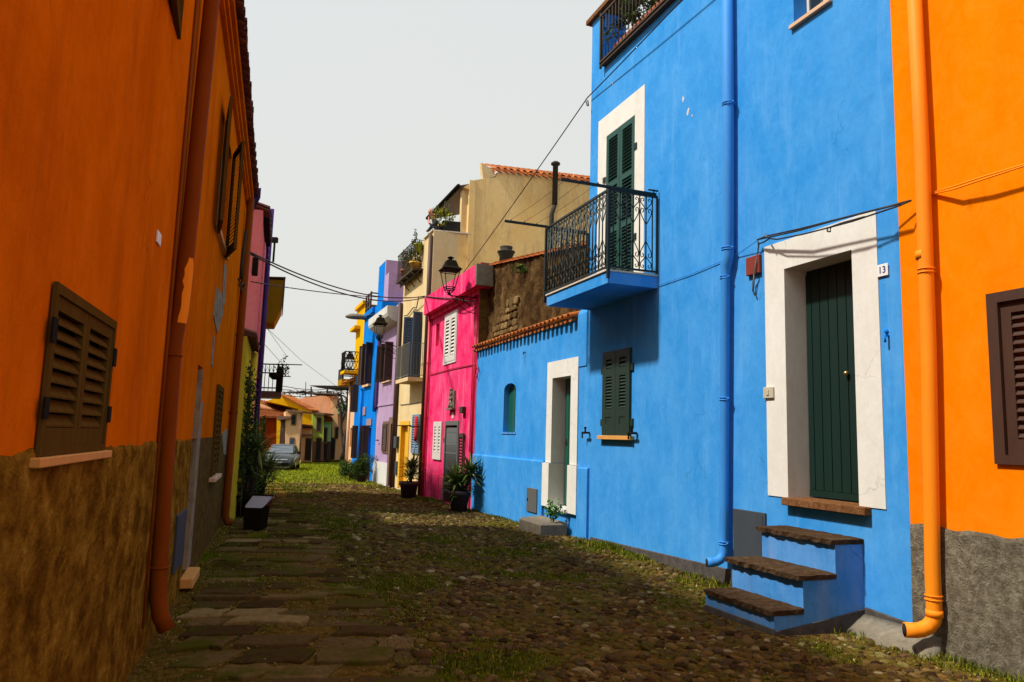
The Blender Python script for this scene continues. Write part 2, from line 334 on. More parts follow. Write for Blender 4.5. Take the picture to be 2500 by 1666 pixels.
def louvre(mb,T,w,h,th=.035,st=.06,rails=(0,1),mid=(),sl=.055,tilt=.6,solid=()):
    """one shutter leaf: stiles, rails at given heights (fractions) and tilted slats between; T(a,b,c) with a in 0..w, c in 0..h"""
    mb.box(T,0,st,0,th,0,h); mb.box(T,w-st,w,0,th,0,h)
    rr=[0]+[m*h for m in mid]+[h]
    zz=[]
    for i,r in enumerate(rr):
        a=r if i==0 else (r-st*1.1 if i==len(rr)-1 else r-st*.5); b=a+st*(1.5 if i==0 else 1.1); mb.box(T,st,w-st,0,th,a,b); zz.append((a,b))
    for i in range(len(zz)-1):
        lo,hi=zz[i][1],zz[i+1][0]
        if i in solid: mb.box(T,st,w-st,th*.3,th*.7,lo,hi); continue
        n=max(1,int((hi-lo)/sl)); p=(hi-lo)/n
        for k in range(n):
            c=lo+p*(k+.5); dz=p*tilt
            vs=[T(a,b,c+z) for a in (st,w-st) for (b,z) in ((th*.05,dz*.5+.004),(th*.05,dz*.5-.004),(th*.95,-dz*.5-.004),(th*.95,-dz*.5+.004))]
            mb.add(vs,[(0,1,2,3),(4,5,6,7),(0,1,5,4),(1,2,6,5),(2,3,7,6),(3,0,4,7)])
    return mb
def pantiles(mb,T,a0,a1,b0,b1,c0,slope,pitch=.2,r=.075,course=.38,lift=.03,th=.016):
    """barrel tiles: a along eave, running from b0 (eave, outer) to b1 (ridge side); each tile is its own island"""
    n=max(1,int(round((a1-a0)/pitch))); p=(a1-a0)/n; sgn=1 if b1>b0 else -1; Ln=abs(b1-b0); k=max(1,int(round(Ln/course))); cl=Ln/k
    seg=6
    for i in range(n):
        for j in range(k):
            for cover in (0,1):
                ac=a0+p*(i+.5*cover+.0)+ (p*.25); jit=random.uniform(-.012,.012); ju=random.uniform(-.008,.008)
                s0=j*cl-(.02 if j else 0)+jit; s1=(j+1)*cl+.06
                rings=[]
                for s_,lf in ((s0,.012+lift),(s1,0.0+lift)):
                    z=c0+s_*slope+lf*(1 if cover else .35)+(0.02 if cover else -.03)
                    rr_=r*(1 if cover else .95)*(1-.12*(s_>s0) if cover else 1-.12*(s_==s0))
                    out=[];inn=[]
                    for q in range(seg+1):
                        an=math.pi*q/seg
                        dz=math.sin(an)*(1 if cover else -1)
                        out.append(T(ac+ju+rr_*math.cos(an),b0+sgn*s_,z+rr_*dz*.8)); inn.append(T(ac+ju+(rr_-th)*math.cos(an),b0+sgn*s_,z+(rr_-th)*dz*.8))
                    rings.append(out+inn[::-1])
                mb.loft(rings,cap=True)
    return mb
def spiral(c,r0,r1,a0,turns,n=14):
    return [(c[0]+lerp(r0,r1,i/(n-1))*math.cos(a0+turns*2*math.pi*i/(n-1)),c[1]+lerp(r0,r1,i/(n-1))*math.sin(a0+turns*2*math.pi*i/(n-1))) for i in range(n)]
def leaves(mb,pts,size=.04,asp=2.2,flat=0.):
    for p in pts:
        d=Vector(rng.normal(size=3)); d.z=d.z*(1-flat); d.normalize(); s=Vector(rng.normal(size=3)).cross(d)
        if s.length<1e-3: continue
        s.normalize(); L_=size*rng.uniform(.7,1.3); w=L_/asp; P=Vector(p); nn=d.cross(s)*w*.35
        mb.add([P,P+d*L_*.5+s*w*.5+nn,P+d*L_,P+d*L_*.5-s*w*.5+nn],[(0,1,2,3)])
    return mb
def cloud(c,rad,n,clumps=10):
    cs=[np.array(c)+rng.normal(size=3)*np.array(rad)*.45 for _ in range(clumps)]
    out=[]
    for _ in range(n):
        q=cs[rng.integers(clumps)]; d=rng.normal(size=3); d/=np.linalg.norm(d); out.append(q+d*np.array(rad)*.42*rng.uniform(.5,1.05))
    return out
def sag(a,b,s,n=24):
    a,b=np.array(a,float),np.array(b,float); return [tuple(a+(b-a)*t-np.array([0,0,4*s*t*(1-t)])) for t in np.linspace(0,1,n)]
def pt(fr,x,y,o=0): u,z=fr.uv(x,y,o); return fr(u,o,z)
def at(x,y,Y):
    r=ray(x,y); P=CAM+r*(Y/r[1]); return tuple(P)
# ================================================================== right side
def surround(mb,fr,u0,u1,z0,z1,b0,b1,bt,dep,t=.012,ln=.006):
    """painted plaster band round an opening with lined reveals"""
    mb.box(fr,b0,u0,0,t,z0,z1); mb.box(fr,u1,b1,0,t,z0,z1); mb.box(fr,b0,b1,0,t,z1,bt)
    mb.box(fr,u0,u0+ln,-dep,t,z0,z1-ln); mb.box(fr,u1-ln,u1,-dep,t,z0,z1-ln); mb.box(fr,u0,u1,-dep,t,z1-ln,z1)
    return mb
def flatshutters(parent,fr,u0,u1,z0,z1,o,mat,leaves_=2,name='shutter',**k):
    w=(u1-u0)/leaves_; out=[]
    for i in range(leaves_):
        T=lambda a,b,c,i=i:fr(u0+i*w+a+.004,o+b,z0+c)
        out.append(part(name,louvre(MB(),T,w-.008,z1-z0,**k),mat,parent))
    return out
def downpipe(parent,pts,r,mat,clamps=(),fr=R,outlet=True,name='downpipe'):
    mb=MB().tube(pts,r,14); p=part(name,mb,mat,parent)
    for (u,o,z) in clamps:
        c=MB(); 
        for dz in (-.018,.018): c.tube([fr(u+(r+.006)*math.cos(a),o+(r+.006)*math.sin(a),z+dz) for a in np.linspace(0,2*math.pi,13)],.006,5)
        c.box(fr,u-.012,u+.012,0,o-r,z-.01,z+.01); part('pipe_clamp',c,mat,p)
    if outlet:
        a,b=Vector(pts[-2]),Vector(pts[-1]); d=(b-a).normalized(); c=MB().tube([b+d*.0005,b+d*.002],r*.86,14); part('pipe_mouth_shade',c,M['dark'],p)  # dark disc painted as the shade inside the hollow pipe
    return p
# --- orange house (right)
OH=thing('orange_house','bright orange house at the right edge with grey roughcast base and orange downpipe','house',R(-1.5,0,-.2))
mb=wall(MB(),R,-7,-.588,.78,9.5,[(-2.75,-1.56,1.52,2.97,.12)],o=.018); part('wall',mb,M['orange'],OH)
mb=MB(); n=40
# roughcast base with an uneven top line
us=np.linspace(-7,-.60,n); 
mb.loft([[R(u,.05+.012*math.sin(u*9),-.6),R(u,.045+.008*math.sin(u*23),.87+.02*math.sin(u*13)+.01*math.sin(u*41)),R(u,.028,.90+.02*math.sin(u*13)+.01*math.sin(u*41)),R(u,.0,.90),R(u,.0,-.6)] for u in us],cap=True); part('base_render',mb,M['greyrender'],OH)
w=thing; wf=part('window',MB().box(R,-2.8,-1.50,.018,.05,2.90,2.99).box(R,-2.8,-1.50,.018,.05,1.50,1.58).box(R,-1.60,-1.50,.018,.05,1.58,2.90).box(R,-2.8,-2.70,.018,.05,1.58,2.90),M['brownwood'],OH)
flatshutters(wf,R,-2.70,-1.60,1.58,2.90,-.03,M['brownwood'],2,th=.045,st=.09,sl=.07)
ou=-.90; op=[R(ou-.05,.12,9.4),R(ou-.08,.12,4.5),R(ou-.06,.12,2.6),R(ou,.12,.5),R(ou,.12,.12)]+[R(ou+.10*(1-math.cos(a))*.9,.12+.16*(1-math.cos(a)),.12-.15*math.sin(a)) for a in (.4,.8,1.2,1.5)]
e=np.array(op[-1]); dd=np.array(R(.5,.85,0))-np.array(R(0,0,0)); op.append(tuple(e+dd*.09))
downpipe(OH,op,.068,M['orangepipe'],[(ou-.07,.12,3.3),(ou,.12,.27)])
parts('pipe_collar',MB().tube([R(ou-.05,.12,3.5),R(ou-.05,.12,3.42)],.073,14).tube([R(ou,.12,.16),R(ou,.12,.10)],.074,14),M['orangepipe'],OH)
# --- tall blue house
BH=thing('blue_house','tall blue house with white door surround, green shutters and scrollwork balcony','house',R(3,0,-.15))
mb=MB()
wall(mb,R,-.588,2.9,-.6,11,[(.035,1.11,1.0,3.76,.36),(.25,.86,6.82,8.2,.28)],o=0,back=6)
wall(mb,R,2.9,6.05,-.6,8.75,[(4.74,5.79,4.32,7.24,.07)],o=0,back=6,sides=True)
wall(mb,R,6.05,6.47,-.6,9.86,[],o=0,back=.5)
part('wall',mb,M['blue'],BH)
# grey plinth strip
mb=MB(); mb.loft([[R(u,.0,-.6),R(u,.025,-.6),R(u,.022,zt_),R(u,.0,zt_+.01)] for u,zt_ in ((-.58,-.06),(0,-.02))],cap=True)
mb.loft([[R(u,.0,-.6),R(u,.025,-.6),R(u,.022,zt_),R(u,.0,zt_+.01)] for u,zt_ in ((1.2,.06),(2.3,-.02),(3.5,-.05),(5,-.09),(6.2,-.12))],cap=True)
part('plinth',mb,M['plinth'],BH)
(ub,zb),(ua,za)=R.uv(*z1(425,312)),R.uv(*z1(720,65))
part('coping',MB().box(R,4.9,6.6,-.55,.08,9.862,9.95),M['brownsill'],BH)
ds=part('door_surround',surround(MB(),R,.035,1.11,1.0,3.76,-.30,1.46,4.11,.36),M['white'],BH)
dr=MB(); x=.05
dr.box(R,.045,1.10,-.355,-.33,1.02,3.75)
while x<1.09: dr.box(R,x,min(x+.125,1.09),-.33,-.305,1.10,3.70); x+=.137
dr.box(R,.05,1.09,-.33,-.30,1.02,1.095); door=part('door',dr,M['doorgreen'],BH)
part('handle',MB().ball((0,0,0),.03,.03,.03,10,lambda a,b,c:R(.45+a,-.27+b,2.44+c)).tube([R(.45,-.305,2.44),R(.45,-.28,2.44)],.012,8),M['brass'],door)
part('door_sill',MB().bev(R,-.11,1.13,-.353,.10,.915,1.003,.008),M['brownsill'],BH)
bs=part('balcony_door_surround',surround(MB(),R,4.74,5.79,4.32,7.24,ua,ub,(za+zb)/2,.07),M['white'],BH)
bd=part('balcony_door',MB().box(R,4.75,5.78,-.068,-.06,4.33,7.23),M['dark'],BH)
flatshutters(bd,R,4.75,5.78,4.33,7.22,-.035,M['greenwood'],2,th=.05,st=.085,mid=(.36,.66),sl=.06)
parts('shutter_hinge',MB().box(R,4.66,4.75,.0,.035,6.6,6.7).box(R,5.79,5.88,.0,.035,6.35,6.45).box(R,4.66,4.75,.0,.035,5.0,5.1),M['iron'],bd)
wl=part('window',MB().box(R,4.80,5.75,.0,.012,1.72,3.16),M['dark'],BH)
for l_ in flatshutters(wl,R,4.795,5.762,1.70,3.165,.013,M['dkgreen'],2,th=.035,st=.13,mid=(.26,.74),sl=.055,solid=(0,)): pass
parts('shutter_hinge',MB().box(R,4.72,4.80,.0,.03,2.78,2.9).box(R,5.76,5.85,.0,.03,2.78,2.9).box(R,4.72,4.80,.0,.03,1.86,1.98).box(R,5.76,5.85,.0,.03,1.86,1.98),M['dkgreen'],wl)
part('sill',MB().bev(R,4.70,5.86,.0,.09,1.625,1.695,.006),M['sill'],BH)
for uu,dr_ in ((6.32,1),(4.62,-1)):
    t=MB().tube([R(uu-.10*dr_*0,.0,1.74),R(uu,.10,1.74)],.018,8).tube([R(uu-.08,.10,1.74),R(uu+.10,.10,1.74)],.02,8).tube([R(uu+.10,.10,1.74),R(uu+.10,.10,1.64)],.014,8).tube([R(uu-.02,.10,1.74),R(uu-.02,.10,1.84)],.016,8).ball((0,0,0),.03,.03,.02,8,lambda a,b,c:R(uu-.02+a,.1+b,1.83+c))
    part('shutter_catch',t,M['black'],BH)
tw=part('window',MB().box(R,.26,.30,-.24,-.20,6.83,8.2).box(R,.53,.57,-.24,-.20,6.83,8.2).box(R,.81,.85,-.24,-.20,6.83,8.2).box(R,.30,.53,-.24,-.20,6.83,6.89).box(R,.57,.81,-.24,-.20,6.83,6.89),M['whitewood'],BH)
part('pane',MB().box(R,.30,.53,-.225,-.22,6.89,8.2).box(R,.57,.81,-.225,-.22,6.89,8.2),M['glass'],tw)
part('sill',MB().bev(R,.22,.90,.0,.05,6.765,6.82,.005),M['sill_pale'],BH)
bp=[R(2.03,.10,10.8),R(2.05,.10,6),R(2.08,.10,4.12),R(2.13,.10,4.0),R(2.14,.10,3.9),R(2.22,.10,.5),R(2.22,.10,.22)]+[R(2.22+.05*(1-math.cos(a)),.10+.16*(1-math.cos(a)),.22-.14*math.sin(a)) for a in (.4,.8,1.2,1.5)]
e=np.array(bp[-1]); bp.append(tuple(e+(np.array(R(.3,.95,0))-np.array(R(0,0,0)))*.07))
rr=[.078,.078,.078,.078,.06]+[.06]*(len(bp)-5)
pb=part('downpipe',MB().tube(bp,rr,16),M['bluepipe'],BH)
for u_,z_,r_ in ((2.04,6.26,.084),(2.08,4.22,.084),(2.15,3.84,.066),(2.18,2.2,.066),(2.22,.33,.066)):
    c=MB()
    for dz in (-.016,.016): c.tube([R(u_+r_*math.cos(a),.10+r_*math.sin(a),z_+dz) for a in np.linspace(0,2*math.pi,15)],.007,5)
    c.tube([R(u_-r_-.02,.1,z_),R(u_-r_+.01,.1,z_)],.014,6); part('pipe_clamp',c,M['bluepipe'],pb)
d=(Vector(bp[-1])-Vector(bp[-2])).normalized(); part('pipe_mouth_shade',MB().tube([Vector(bp[-1])+d*.0005,Vector(bp[-1])+d*.002],.05,14),M['dark'],pb)  # flat disc, its dark colour stands for shade within the pipe
mb=MB().bev(R,1.50,2.12,.0,.03,.08,.78,.006); mt=part('meter_box',mb,M['bluebox'],BH); part('lid',MB().box(R,1.54,2.08,.031,.036,.12,.74),M['bluebox'],mt)
jb=part('junction_box',MB().bev(R,1.52,1.78,.0,.05,3.79,4.03,.006),M['redbox'],BH)
part('door_bell',MB().bev(R,1.31,1.49,.013,.04,2.18,2.32,.006).box(R,1.38,1.42,.0405,.05,2.22,2.28),M['plastic'],BH)
part('wall_hook',MB().tube([R(-.40,.0,2.75),R(-.40,.05,2.75),R(-.40,.05,2.68)],.012,6).ball((0,0,0),.025,.015,.025,8,lambda a,b,c:R(-.38+a,.01+b,2.80+c)),M['blue2'],BH)
# paint chips
mb=MB()
for (px,py,s_) in ((1668,243,.05),(1680,272,.055),(1496,205,.03),(1690,283,.02)):
    u_,z_=R.uv(px,py); k=9; rad=[s_*random.uniform(.5,1.2) for _ in range(k)]
    mb.prism([R(u_+rad[i]*.7*math.cos(2*math.pi*i/k),.0,z_+rad[i]*1.3*math.sin(2*math.pi*i/k)) for i in range(k)],np.array(R(0,.003,0))-np.array(R(0,0,0)))
parts('paint_chip',mb,M['white2'],BH)
# balcony
def scroll_panel(mb,T,a0,a1,z0,z1,n,r=.012):
    """vertical bars with lyre scrolls above and below"""
    p=(a1-a0)/n
    for i in range(n+1):
        a=a0+i*p; mb.tube([T(a,0,z0),T(a,0,z1)],r,5)
        zc_=(z0+z1)/2; mb.ball((a,0,0),.012,.012,.012,6,lambda x_,y_,z_,zc_=zc_,T=T:T(x_,y_,zc_+z_))
        if i%2==1:
            for sa in (-1,1):
                for sz,zb_ in ((1,z1),(-1,z0)):
                    hw=p*.95
                    P=[(a+sa*.004,zb_-sz*.46),(a+sa*hw*.25,zb_-sz*.42),(a+sa*hw*.8,zb_-sz*.31),(a+sa*hw*.92,zb_-sz*.25),(a+sa*hw*.75,zb_-sz*.20),(a+sa*hw*.45,zb_-sz*.21),(a+sa*hw*.4,zb_-sz*.25),(a+sa*hw*.6,zb_-sz*.265)]
                    mb.tube([T(x_,.0,z_) for x_,z_ in P],r*.75,4,smooth=True)
                    P=[(a+sa*.004,zb_-sz*.22),(a+sa*hw*.35,zb_-sz*.17),(a+sa*hw*.85,zb_-sz*.11),(a+sa*hw*.85,zb_-sz*.05),(a+sa*hw*.5,zb_-sz*.03),(a+sa*hw*.35,zb_-sz*.06),(a+sa*hw*.55,zb_-sz*.08)]
                    mb.tube([T(x_,.0,z_) for x_,z_ in P],r*.75,4,smooth=True)
BK=part('balcony',MB().box(R,4.0,6.36,.0,.90,4.03,4.215),M['blue'],BH)
part('balcony_edge',MB().bev(R,3.985,6.38,.013,.925,4.217,4.247,.004),M['marble'],BK)
zr0,zr1=4.30,5.50
rl=MB().box(R,3.96,6.46,.885,.925,zr1,zr1+.035).box(R,3.96,4.0,.03,.885,zr1,zr1+.035).box(R,6.42,6.46,.03,.885,zr1,zr1+.035)
rl.box(R,4.0,6.42,.89,.92,zr0-.03,zr0).box(R,3.965,3.995,.03,.885,zr0-.03,zr0).box(R,6.425,6.455,.03,.885,zr0-.03,zr0)
for u_,o_ in ((3.98,.905),(6.44,.905)): rl.box(R,u_-.022,u_+.022,o_-.022,o_+.022,4.10,zr1-.001)
for u_ in (3.98,6.44): rl.box(R,u_-.015,u_+.015,.02,.05,4.25,zr1-.001)
scroll_panel(rl,lambda a,b,c:R(a,.905+b,c),4.07,6.35,zr0,zr1,20)
scroll_panel(rl,lambda a,b,c:R(3.98+b,a,c),.12,.82,zr0,zr1,6)
scroll_panel(rl,lambda a,b,c:R(6.44+b,a,c),.12,.82,zr0,zr1,6)
part('railing',rl,M['iron'],BK)
# drying rack arms and lines
ra=part('drying_rack',MB().box(R,3.955,3.995,.06,1.74,zr1+.036,zr1+.076),M['iron'],BK); part('drying_rack',MB().box(R,6.425,6.465,.06,1.74,zr1+.0355,zr1+.076),M['iron'],BK); dk=MB()
for u_ in (3.975,6.445):
    for o_ in (1.1,1.35,1.62): dk.tube([R(u_,o_,zr1+.075),R(u_,o_,zr1+.105)],.01,5)
dk.tube([R(3.975,.02,5.62),R(3.975,.2,5.62)],.015,6).tube([R(3.975,.10,5.62),R(3.975,.10,5.54)],.012,6)
parts('line_hook',dk,M['iron'],ra)
mb=MB()
for o_ in (1.1,1.35,1.62): mb.tube(sag(R(3.975,o_,zr1+.1),R(6.445,o_,zr1+.1),.03,10),.0035,4)
parts('washing_line',mb,M['cable'],ra)
# upper terrace balcony with plants
ub_=part('upper_balcony',MB().box(R,2.6,5.90,.0,.10,8.66,8.71),M['rust'],BH)
rl=MB().box(R,2.6,5.93,.085,.12,8.715,8.75).box(R,2.6,5.93,.085,.12,9.65,9.69).box(R,5.90,5.93,0,.085,9.65,9.69)
for u_ in np.arange(2.7,5.92,.125): rl.tube([R(u_,.102,8.74),R(u_,.102,9.66)],.008,5).ball((0,0,0),.014,.014,.014,6,lambda a,b,c:R(u_+a,.102+b,9.15+c))
rl.box(R,5.90,5.94,.07,.11,8.62,9.75)
part('railing',rl,M['rust'],ub_)
t=thing('planter_box','leafy green plants in a trough on the top balcony of the tall blue house','planter',R(4.2,-.2,8.75)); part('box',MB().box(R,3.0,5.7,-.35,-.05,8.755,9.0),M['terracotta'],t); mb=MB()
for k in range(11): leaves(mb,cloud(R(3.1+k*.25,-.18,9.15+rng.uniform(-.05,.25)),(.24,.18,.36),130,6),.085)
part('foliage',mb,M['boxleaf'],t,weld=False)
# --- stone steps
ST=thing('stone_steps','three blue painted steps with worn brown stone treads below door number 13','steps',R(.6,.6,-.18))
gb=-.5
b_=MB(); 
prof=[(.0,gb),(1.15,gb),(1.15,-.045),(.79,-.045),(.79,.275),(.37,.275),(.37,.615),(.0,.615)]
b_.prism([R(.02,o_,z_) for o_,z_ in prof],np.array(R(1.12,0,0))-np.array(R(0,0,0))); part('step_body',b_,M['blue_side'],ST)
def tread(u0,u1,o0,o1,z0,z1_):
    mb=MB(); nu,no=26,8; top=[]
    g1=[[ (u0+(u1-u0)*i/nu+(random.uniform(-.008,.008)), o0+(o1-o0)*j/no+(random.uniform(-.014,.010) if j==no else 0), z1_+random.uniform(-.004,.004)-(.008 if j==no or i in(0,nu) else 0)) for j in range(no+1)] for i in range(nu+1)]
    g0=[[ (u0+(u1-u0)*i/nu+.01*(1 if i==0 else -1 if i==nu else 0)+random.uniform(-.004,.004), o0+(o1-o0)*j/no-(random.uniform(.002,.02) if j==no else 0), z0+(random.uniform(-.008,.006) if j==no else 0)) for j in range(no+1)] for i in range(nu+1)]
    V=[R(*q) for r_ in g1 for q in r_]+[R(*q) for r_ in g0 for q in r_]; K=(nu+1)*(no+1); F=[]; ix=lambda i,j:i*(no+1)+j
    for i in range(nu):
        for j in range(no): F+=[(ix(i,j),ix(i+1,j),ix(i+1,j+1),ix(i,j+1)),(K+ix(i,j),K+ix(i+1,j),K+ix(i+1,j+1),K+ix(i,j+1))]
        F+=[(ix(i,no),ix(i+1,no),K+ix(i+1,no),K+ix(i,no)),(ix(i,0),ix(i+1,0),K+ix(i+1,0),K+ix(i,0))]
    for j in range(no): F+=[(ix(0,j),ix(0,j+1),K+ix(0,j+1),K+ix(0,j)),(ix(nu,j),ix(nu,j+1),K+ix(nu,j+1),K+ix(nu,j))]
    return mb.add(V,F)
part('tread',tread(.00,1.19,.002,.42,.617,.675),M['step'],ST)
part('tread',tread(.00,1.19,.375,.86,.277,.335),M['step'],ST)
part('tread',tread(.00,1.12,.795,1.20,-.043,.015),M['step'],ST)
part('plinth',MB().loft([[R(.005,o_,-.55),R(.018,o_,-.55),R(.018,o_,z_),R(.005,o_,z_-.002)] for o_,z_ in ((.0,-.03),(.6,-.12),(1.165,-.19))]).loft([[R(u_,1.152,-.55),R(u_,1.166,-.55),R(u_,1.164,-.17),R(u_,1.152,-.165)] for u_ in (.005,1.14)]),M['plinth'],ST)
# --- house number sign, door bell etc.
def text_mesh(s,size,T,depth=.002):
    c=bpy.data.curves.new('t','FONT'); c.body=s; c.size=size; c.align_x='CENTER'; c.align_y='CENTER'; c.offset=size*.018
    o=bpy.data.objects.new('t',c); COL.objects.link(o); dg=bpy.context.evaluated_depsgraph_get(); me=bpy.data.meshes.new_from_object(o.evaluated_get(dg))
    mb=MB(); mb.add([T(v.co.x,v.co.y) for v in me.vertices],[tuple(p.vertices) for p in me.polygons]); bpy.data.objects.remove(o); bpy.data.curves.remove(c); return mb
NS=thing('house_number_sign','small white enamel sign with blue number 13 beside the white door surround','sign',R(-.367,.013,3.38))
part('plate',MB().bev(R,-.437,-.297,.013,.022,3.375,3.505,.005),M['enamel'],NS)
part('number',text_mesh('13',.10,lambda x,y:R(-.367-x,.0235,3.44+y)),M['navy'],NS)
# --- blue annex
AN=thing('low_blue_house','low blue house with scalloped orange tile eave, narrow white framed door and arched niche','house',R(9,0,-.2))
mb=wall(MB(),R,6.47,13.1,-.7,3.98,[(7.13,8.03,.27,2.86,.30),(10.16,10.95,1.74,2.90,.16)],o=-.006,back=.44)
part('wall',mb,M['blue'],AN)
mb=MB(); seg=8 # arch filler of the niche
for side in (0,1):
    pts=[]
    for i in range(seg+1):
        a=math.pi/2*i/seg; uu=.395*math.cos(a); pts.append((10.555+(uu if side else -uu),2.74+.16*math.sin(a)))
    c_=(10.95 if side else 10.16,2.90); mb.prism([R(u_,-.0055,z_) for u_,z_ in [c_]+pts],np.array(R(0,-.15,0))-np.array(R(0,0,0)))
part('niche_arch',mb,M['blue'],AN)
part('niche_shutter',MB().box(R,10.17,10.94,-.155,-.135,1.75,2.88).box(R,10.17,10.2,-.135,-.125,1.76,2.86).box(R,10.50,10.56,-.135,-.12,1.76,2.86),M['greenwood2'],AN)
mb=MB().box(R,10.08,11.03,-.005,.012,1.70,1.738); part('niche_sill',mb,M['blue_side'],AN)
mb=MB(); 
mb.prism([R(8.36,o_,z_) for o_,z_ in ((-.004,-.7),(.05,-.7),(.05,1.13),(.035,1.155),(-.004,1.16))],np.array(R(4.72,0,.0))-np.array(R(0,0,0)))
mb.prism([R(6.30,o_,z_) for o_,z_ in ((.001,-.7),(.05,-.7),(.05,1.08),(.035,1.10),(.001,1.105))],np.array(R(.42,0,0))-np.array(R(0,0,0)))
part('wall_base',mb,M['blue'],AN)
mb=MB(); surround(mb,R,7.13,8.03,1.13,2.86,6.82,8.30,3.20,.295,t=.014)
mb.box(R,6.73,7.10,-.004,.058,.22,1.12).box(R,8.06,8.36,-.004,.058,.25,1.12).box(R,7.10,7.136,-.295,.058,.22,1.12).box(R,8.024,8.06,-.295,.058,.22,1.12)
part('door_surround',mb,M['white'],AN)
mb=MB().box(R,7.15,7.90,-.285,-.255,.30,2.85)
for i in range(5): mb.box(R,7.16+i*.148,7.29+i*.148,-.255,-.243,.32,2.83)
part('door_gap_shade',MB().box(R,7.14,8.02,-.298,-.292,.28,2.85),M['dark'],AN); da=part('door',mb,M['greenwood2'],AN); part('handle',MB().box(R,7.82,7.87,-.243,-.23,1.5,1.62).tube([R(7.845,-.23,1.56),R(7.845,-.20,1.56),R(7.78,-.20,1.56)],.01,6),M['rust'],da)  # dark sheet behind the leaf, its colour stands for shade in the gap
part('threshold',MB().bev(R,7.10,8.05,-.29,.07,.20,.275,.006),M['white2'],AN)
mb=MB().bev(R,8.58,9.13,.051,.075,.06,.56,.005); mt=part('meter_box',mb,M['greybox'],AN); part('handle',MB().box(R,9.05,9.08,.076,.088,.28,.34),M['black'],mt)
part('pier',MB().loft([[R(u_,o_,z_) for u_,o_ in ((6.475,-.4),(6.475,.012),(6.87,.012),(6.87,-.4))] for z_ in (3.0,4.02)]+[[R(u_,o_,4.11) for u_,o_ in ((6.50,-.38),(6.50,-.03),(6.84,-.03),(6.84,-.38))]]),M['blue'],AN)
mb=pantiles(MB(),R,6.92,13.25,.13,-.22,3.95,.30,.225,.082,.30); part('roof',mb,M['tile'],AN)
part('eave_board',MB().box(R,6.88,13.1,-.43,.03,3.984,3.998),M['tileunder'],AN)
part('wall_hook',MB().tube([R(9.6,-.006,3.55),R(9.6,.05,3.55),R(9.6,.05,3.50)],.012,6).tube([R(9.6,.03,3.55),R(9.6,.03,3.25)],.004,4),M['black'],AN)
SS=MB(); q=[(.30,14.05),(.72,13.05),(1.18,13.3)]
sx=[R(7.05,.08,0),R(8.35,.08,0),R(8.15,.62,0),R(7.05,.62,0)]
SS.loft([[(x_,y_,z_) for x_,y_,_ in sx] for z_ in (-.5,.0)]+[[R(7.08,.08,.04),R(8.30,.08,.05),R(8.10,.57,.04),R(7.09,.57,.035)]])
single('doorstep',SS,M['cement'],'rough grey concrete step block below the narrow white framed door','doorstep')
# weed growing on the step
pl_=MB(); c0=np.array(R(7.18,.35,.06)); st_=MB()
for k in range(7):
    e=c0+np.array([rng.normal()*.13,rng.normal()*.10,rng.uniform(.12,.42)]); st_.tube([c0,(c0+e)/2+np.array([0,0,.04]),e],.004,4)
    leaves(pl_,[c0+(e-c0)*t+rng.normal(size=3)*.02 for t in np.linspace(.3,1,14)],.09,1.7)
WD=thing('weed','leafy green weed growing on the concrete doorstep','plant',tuple(c0)); part('foliage',pl_,M['bright'],WD,weld=False); part('stem',st_,M['bright'],WD)
# --- house behind with rubble wall
RH=thing('old_stone_house','old house with dark crumbling rubble wall and orange verge tiles above the low blue house','house',R(10,-.5,0))
rp=[(6.3,-.5),(6.3,5.36),(13.05,6.27),(13.05,-.5)]
mb=MB(); nu,nz=70,26; V=[];F=[]
for i in range(nu+1):
    for j in range(nz+1):
        u_=lerp(6.48,13.09,i/nu); zt_=5.38+(u_-6.3)*.135; z_=lerp(3.5,zt_,j/nz); V.append(R(u_,-.24+rng.normal()*.012+.02*math.sin(u_*3+z_*2),z_))
for i in range(nu):
    for j in range(nz): a=i*(nz+1)+j; F.append((a,a+nz+1,a+nz+2,a+1))
mb.add(V,F,True); mb.prism([R(u_,-.50,z_) for u_,z_ in rp],np.array(R(0,-5,0))-np.array(R(0,0,0))); part('wall',mb,M['rubble'],RH)
mb=MB()
for (cx_,cy_,rx_,ry_) in ((1238,795,30,45),(1252,745,16,22),(1335,778,50,20),(1290,805,26,14),(1400,765,30,12)):
    (ua_,zb_0),(ub_2,zt_0)=R.uv(cx_-rx_,cy_+ry_,-.24),R.uv(cx_+rx_,cy_-ry_,-.24); ua_,ub_2=min(ua_,ub_2),max(ua_,ub_2); z_=zb_0
    while z_<zt_0:
        hh=random.uniform(.10,.22); u_=ua_+random.uniform(0,.15)
        while u_<ub_2:
            ww=random.uniform(.14,.34); nx_=((u_+ww/2)-(ua_+ub_2)/2)/((ub_2-ua_)/2+.01); ny_=((z_+hh/2)-(zb_0+zt_0)/2)/((zt_0-zb_0)/2+.01)
            if nx_*nx_+ny_*ny_<1.1:
                k=9; cu_,cz2=u_+ww/2,z_+hh/2; rr_=[random.uniform(.82,1.08) for _ in range(k)]; ring=lambda f,o: [R(cu_+ww*.52*f*rr_[i]*math.copysign(abs(math.cos(6.283*i/k))**.7,math.cos(6.283*i/k)),o,cz2+hh*.52*f*rr_[i]*math.copysign(abs(math.sin(6.283*i/k))**.7,math.sin(6.283*i/k))) for i in range(k)]
                mb.loft([ring(1.06,-.26),ring(1.06,-.215),ring(.8,-.20+random.uniform(-.01,.01))],True,False)
            u_+=ww+.02
        z_+=hh+.015
M['rubblestone']=islands('ochre_rubble_stone',[(0,(.10,.055,.018)),(.5,(.30,.18,.065)),(1,(.45,.30,.12))],.95,None,nscale=5,bs=.8,spec=.1)
tag(part('exposed_stone',mb,M['rubblestone'],RH),kind='stuff')
mb=MB(); k=20
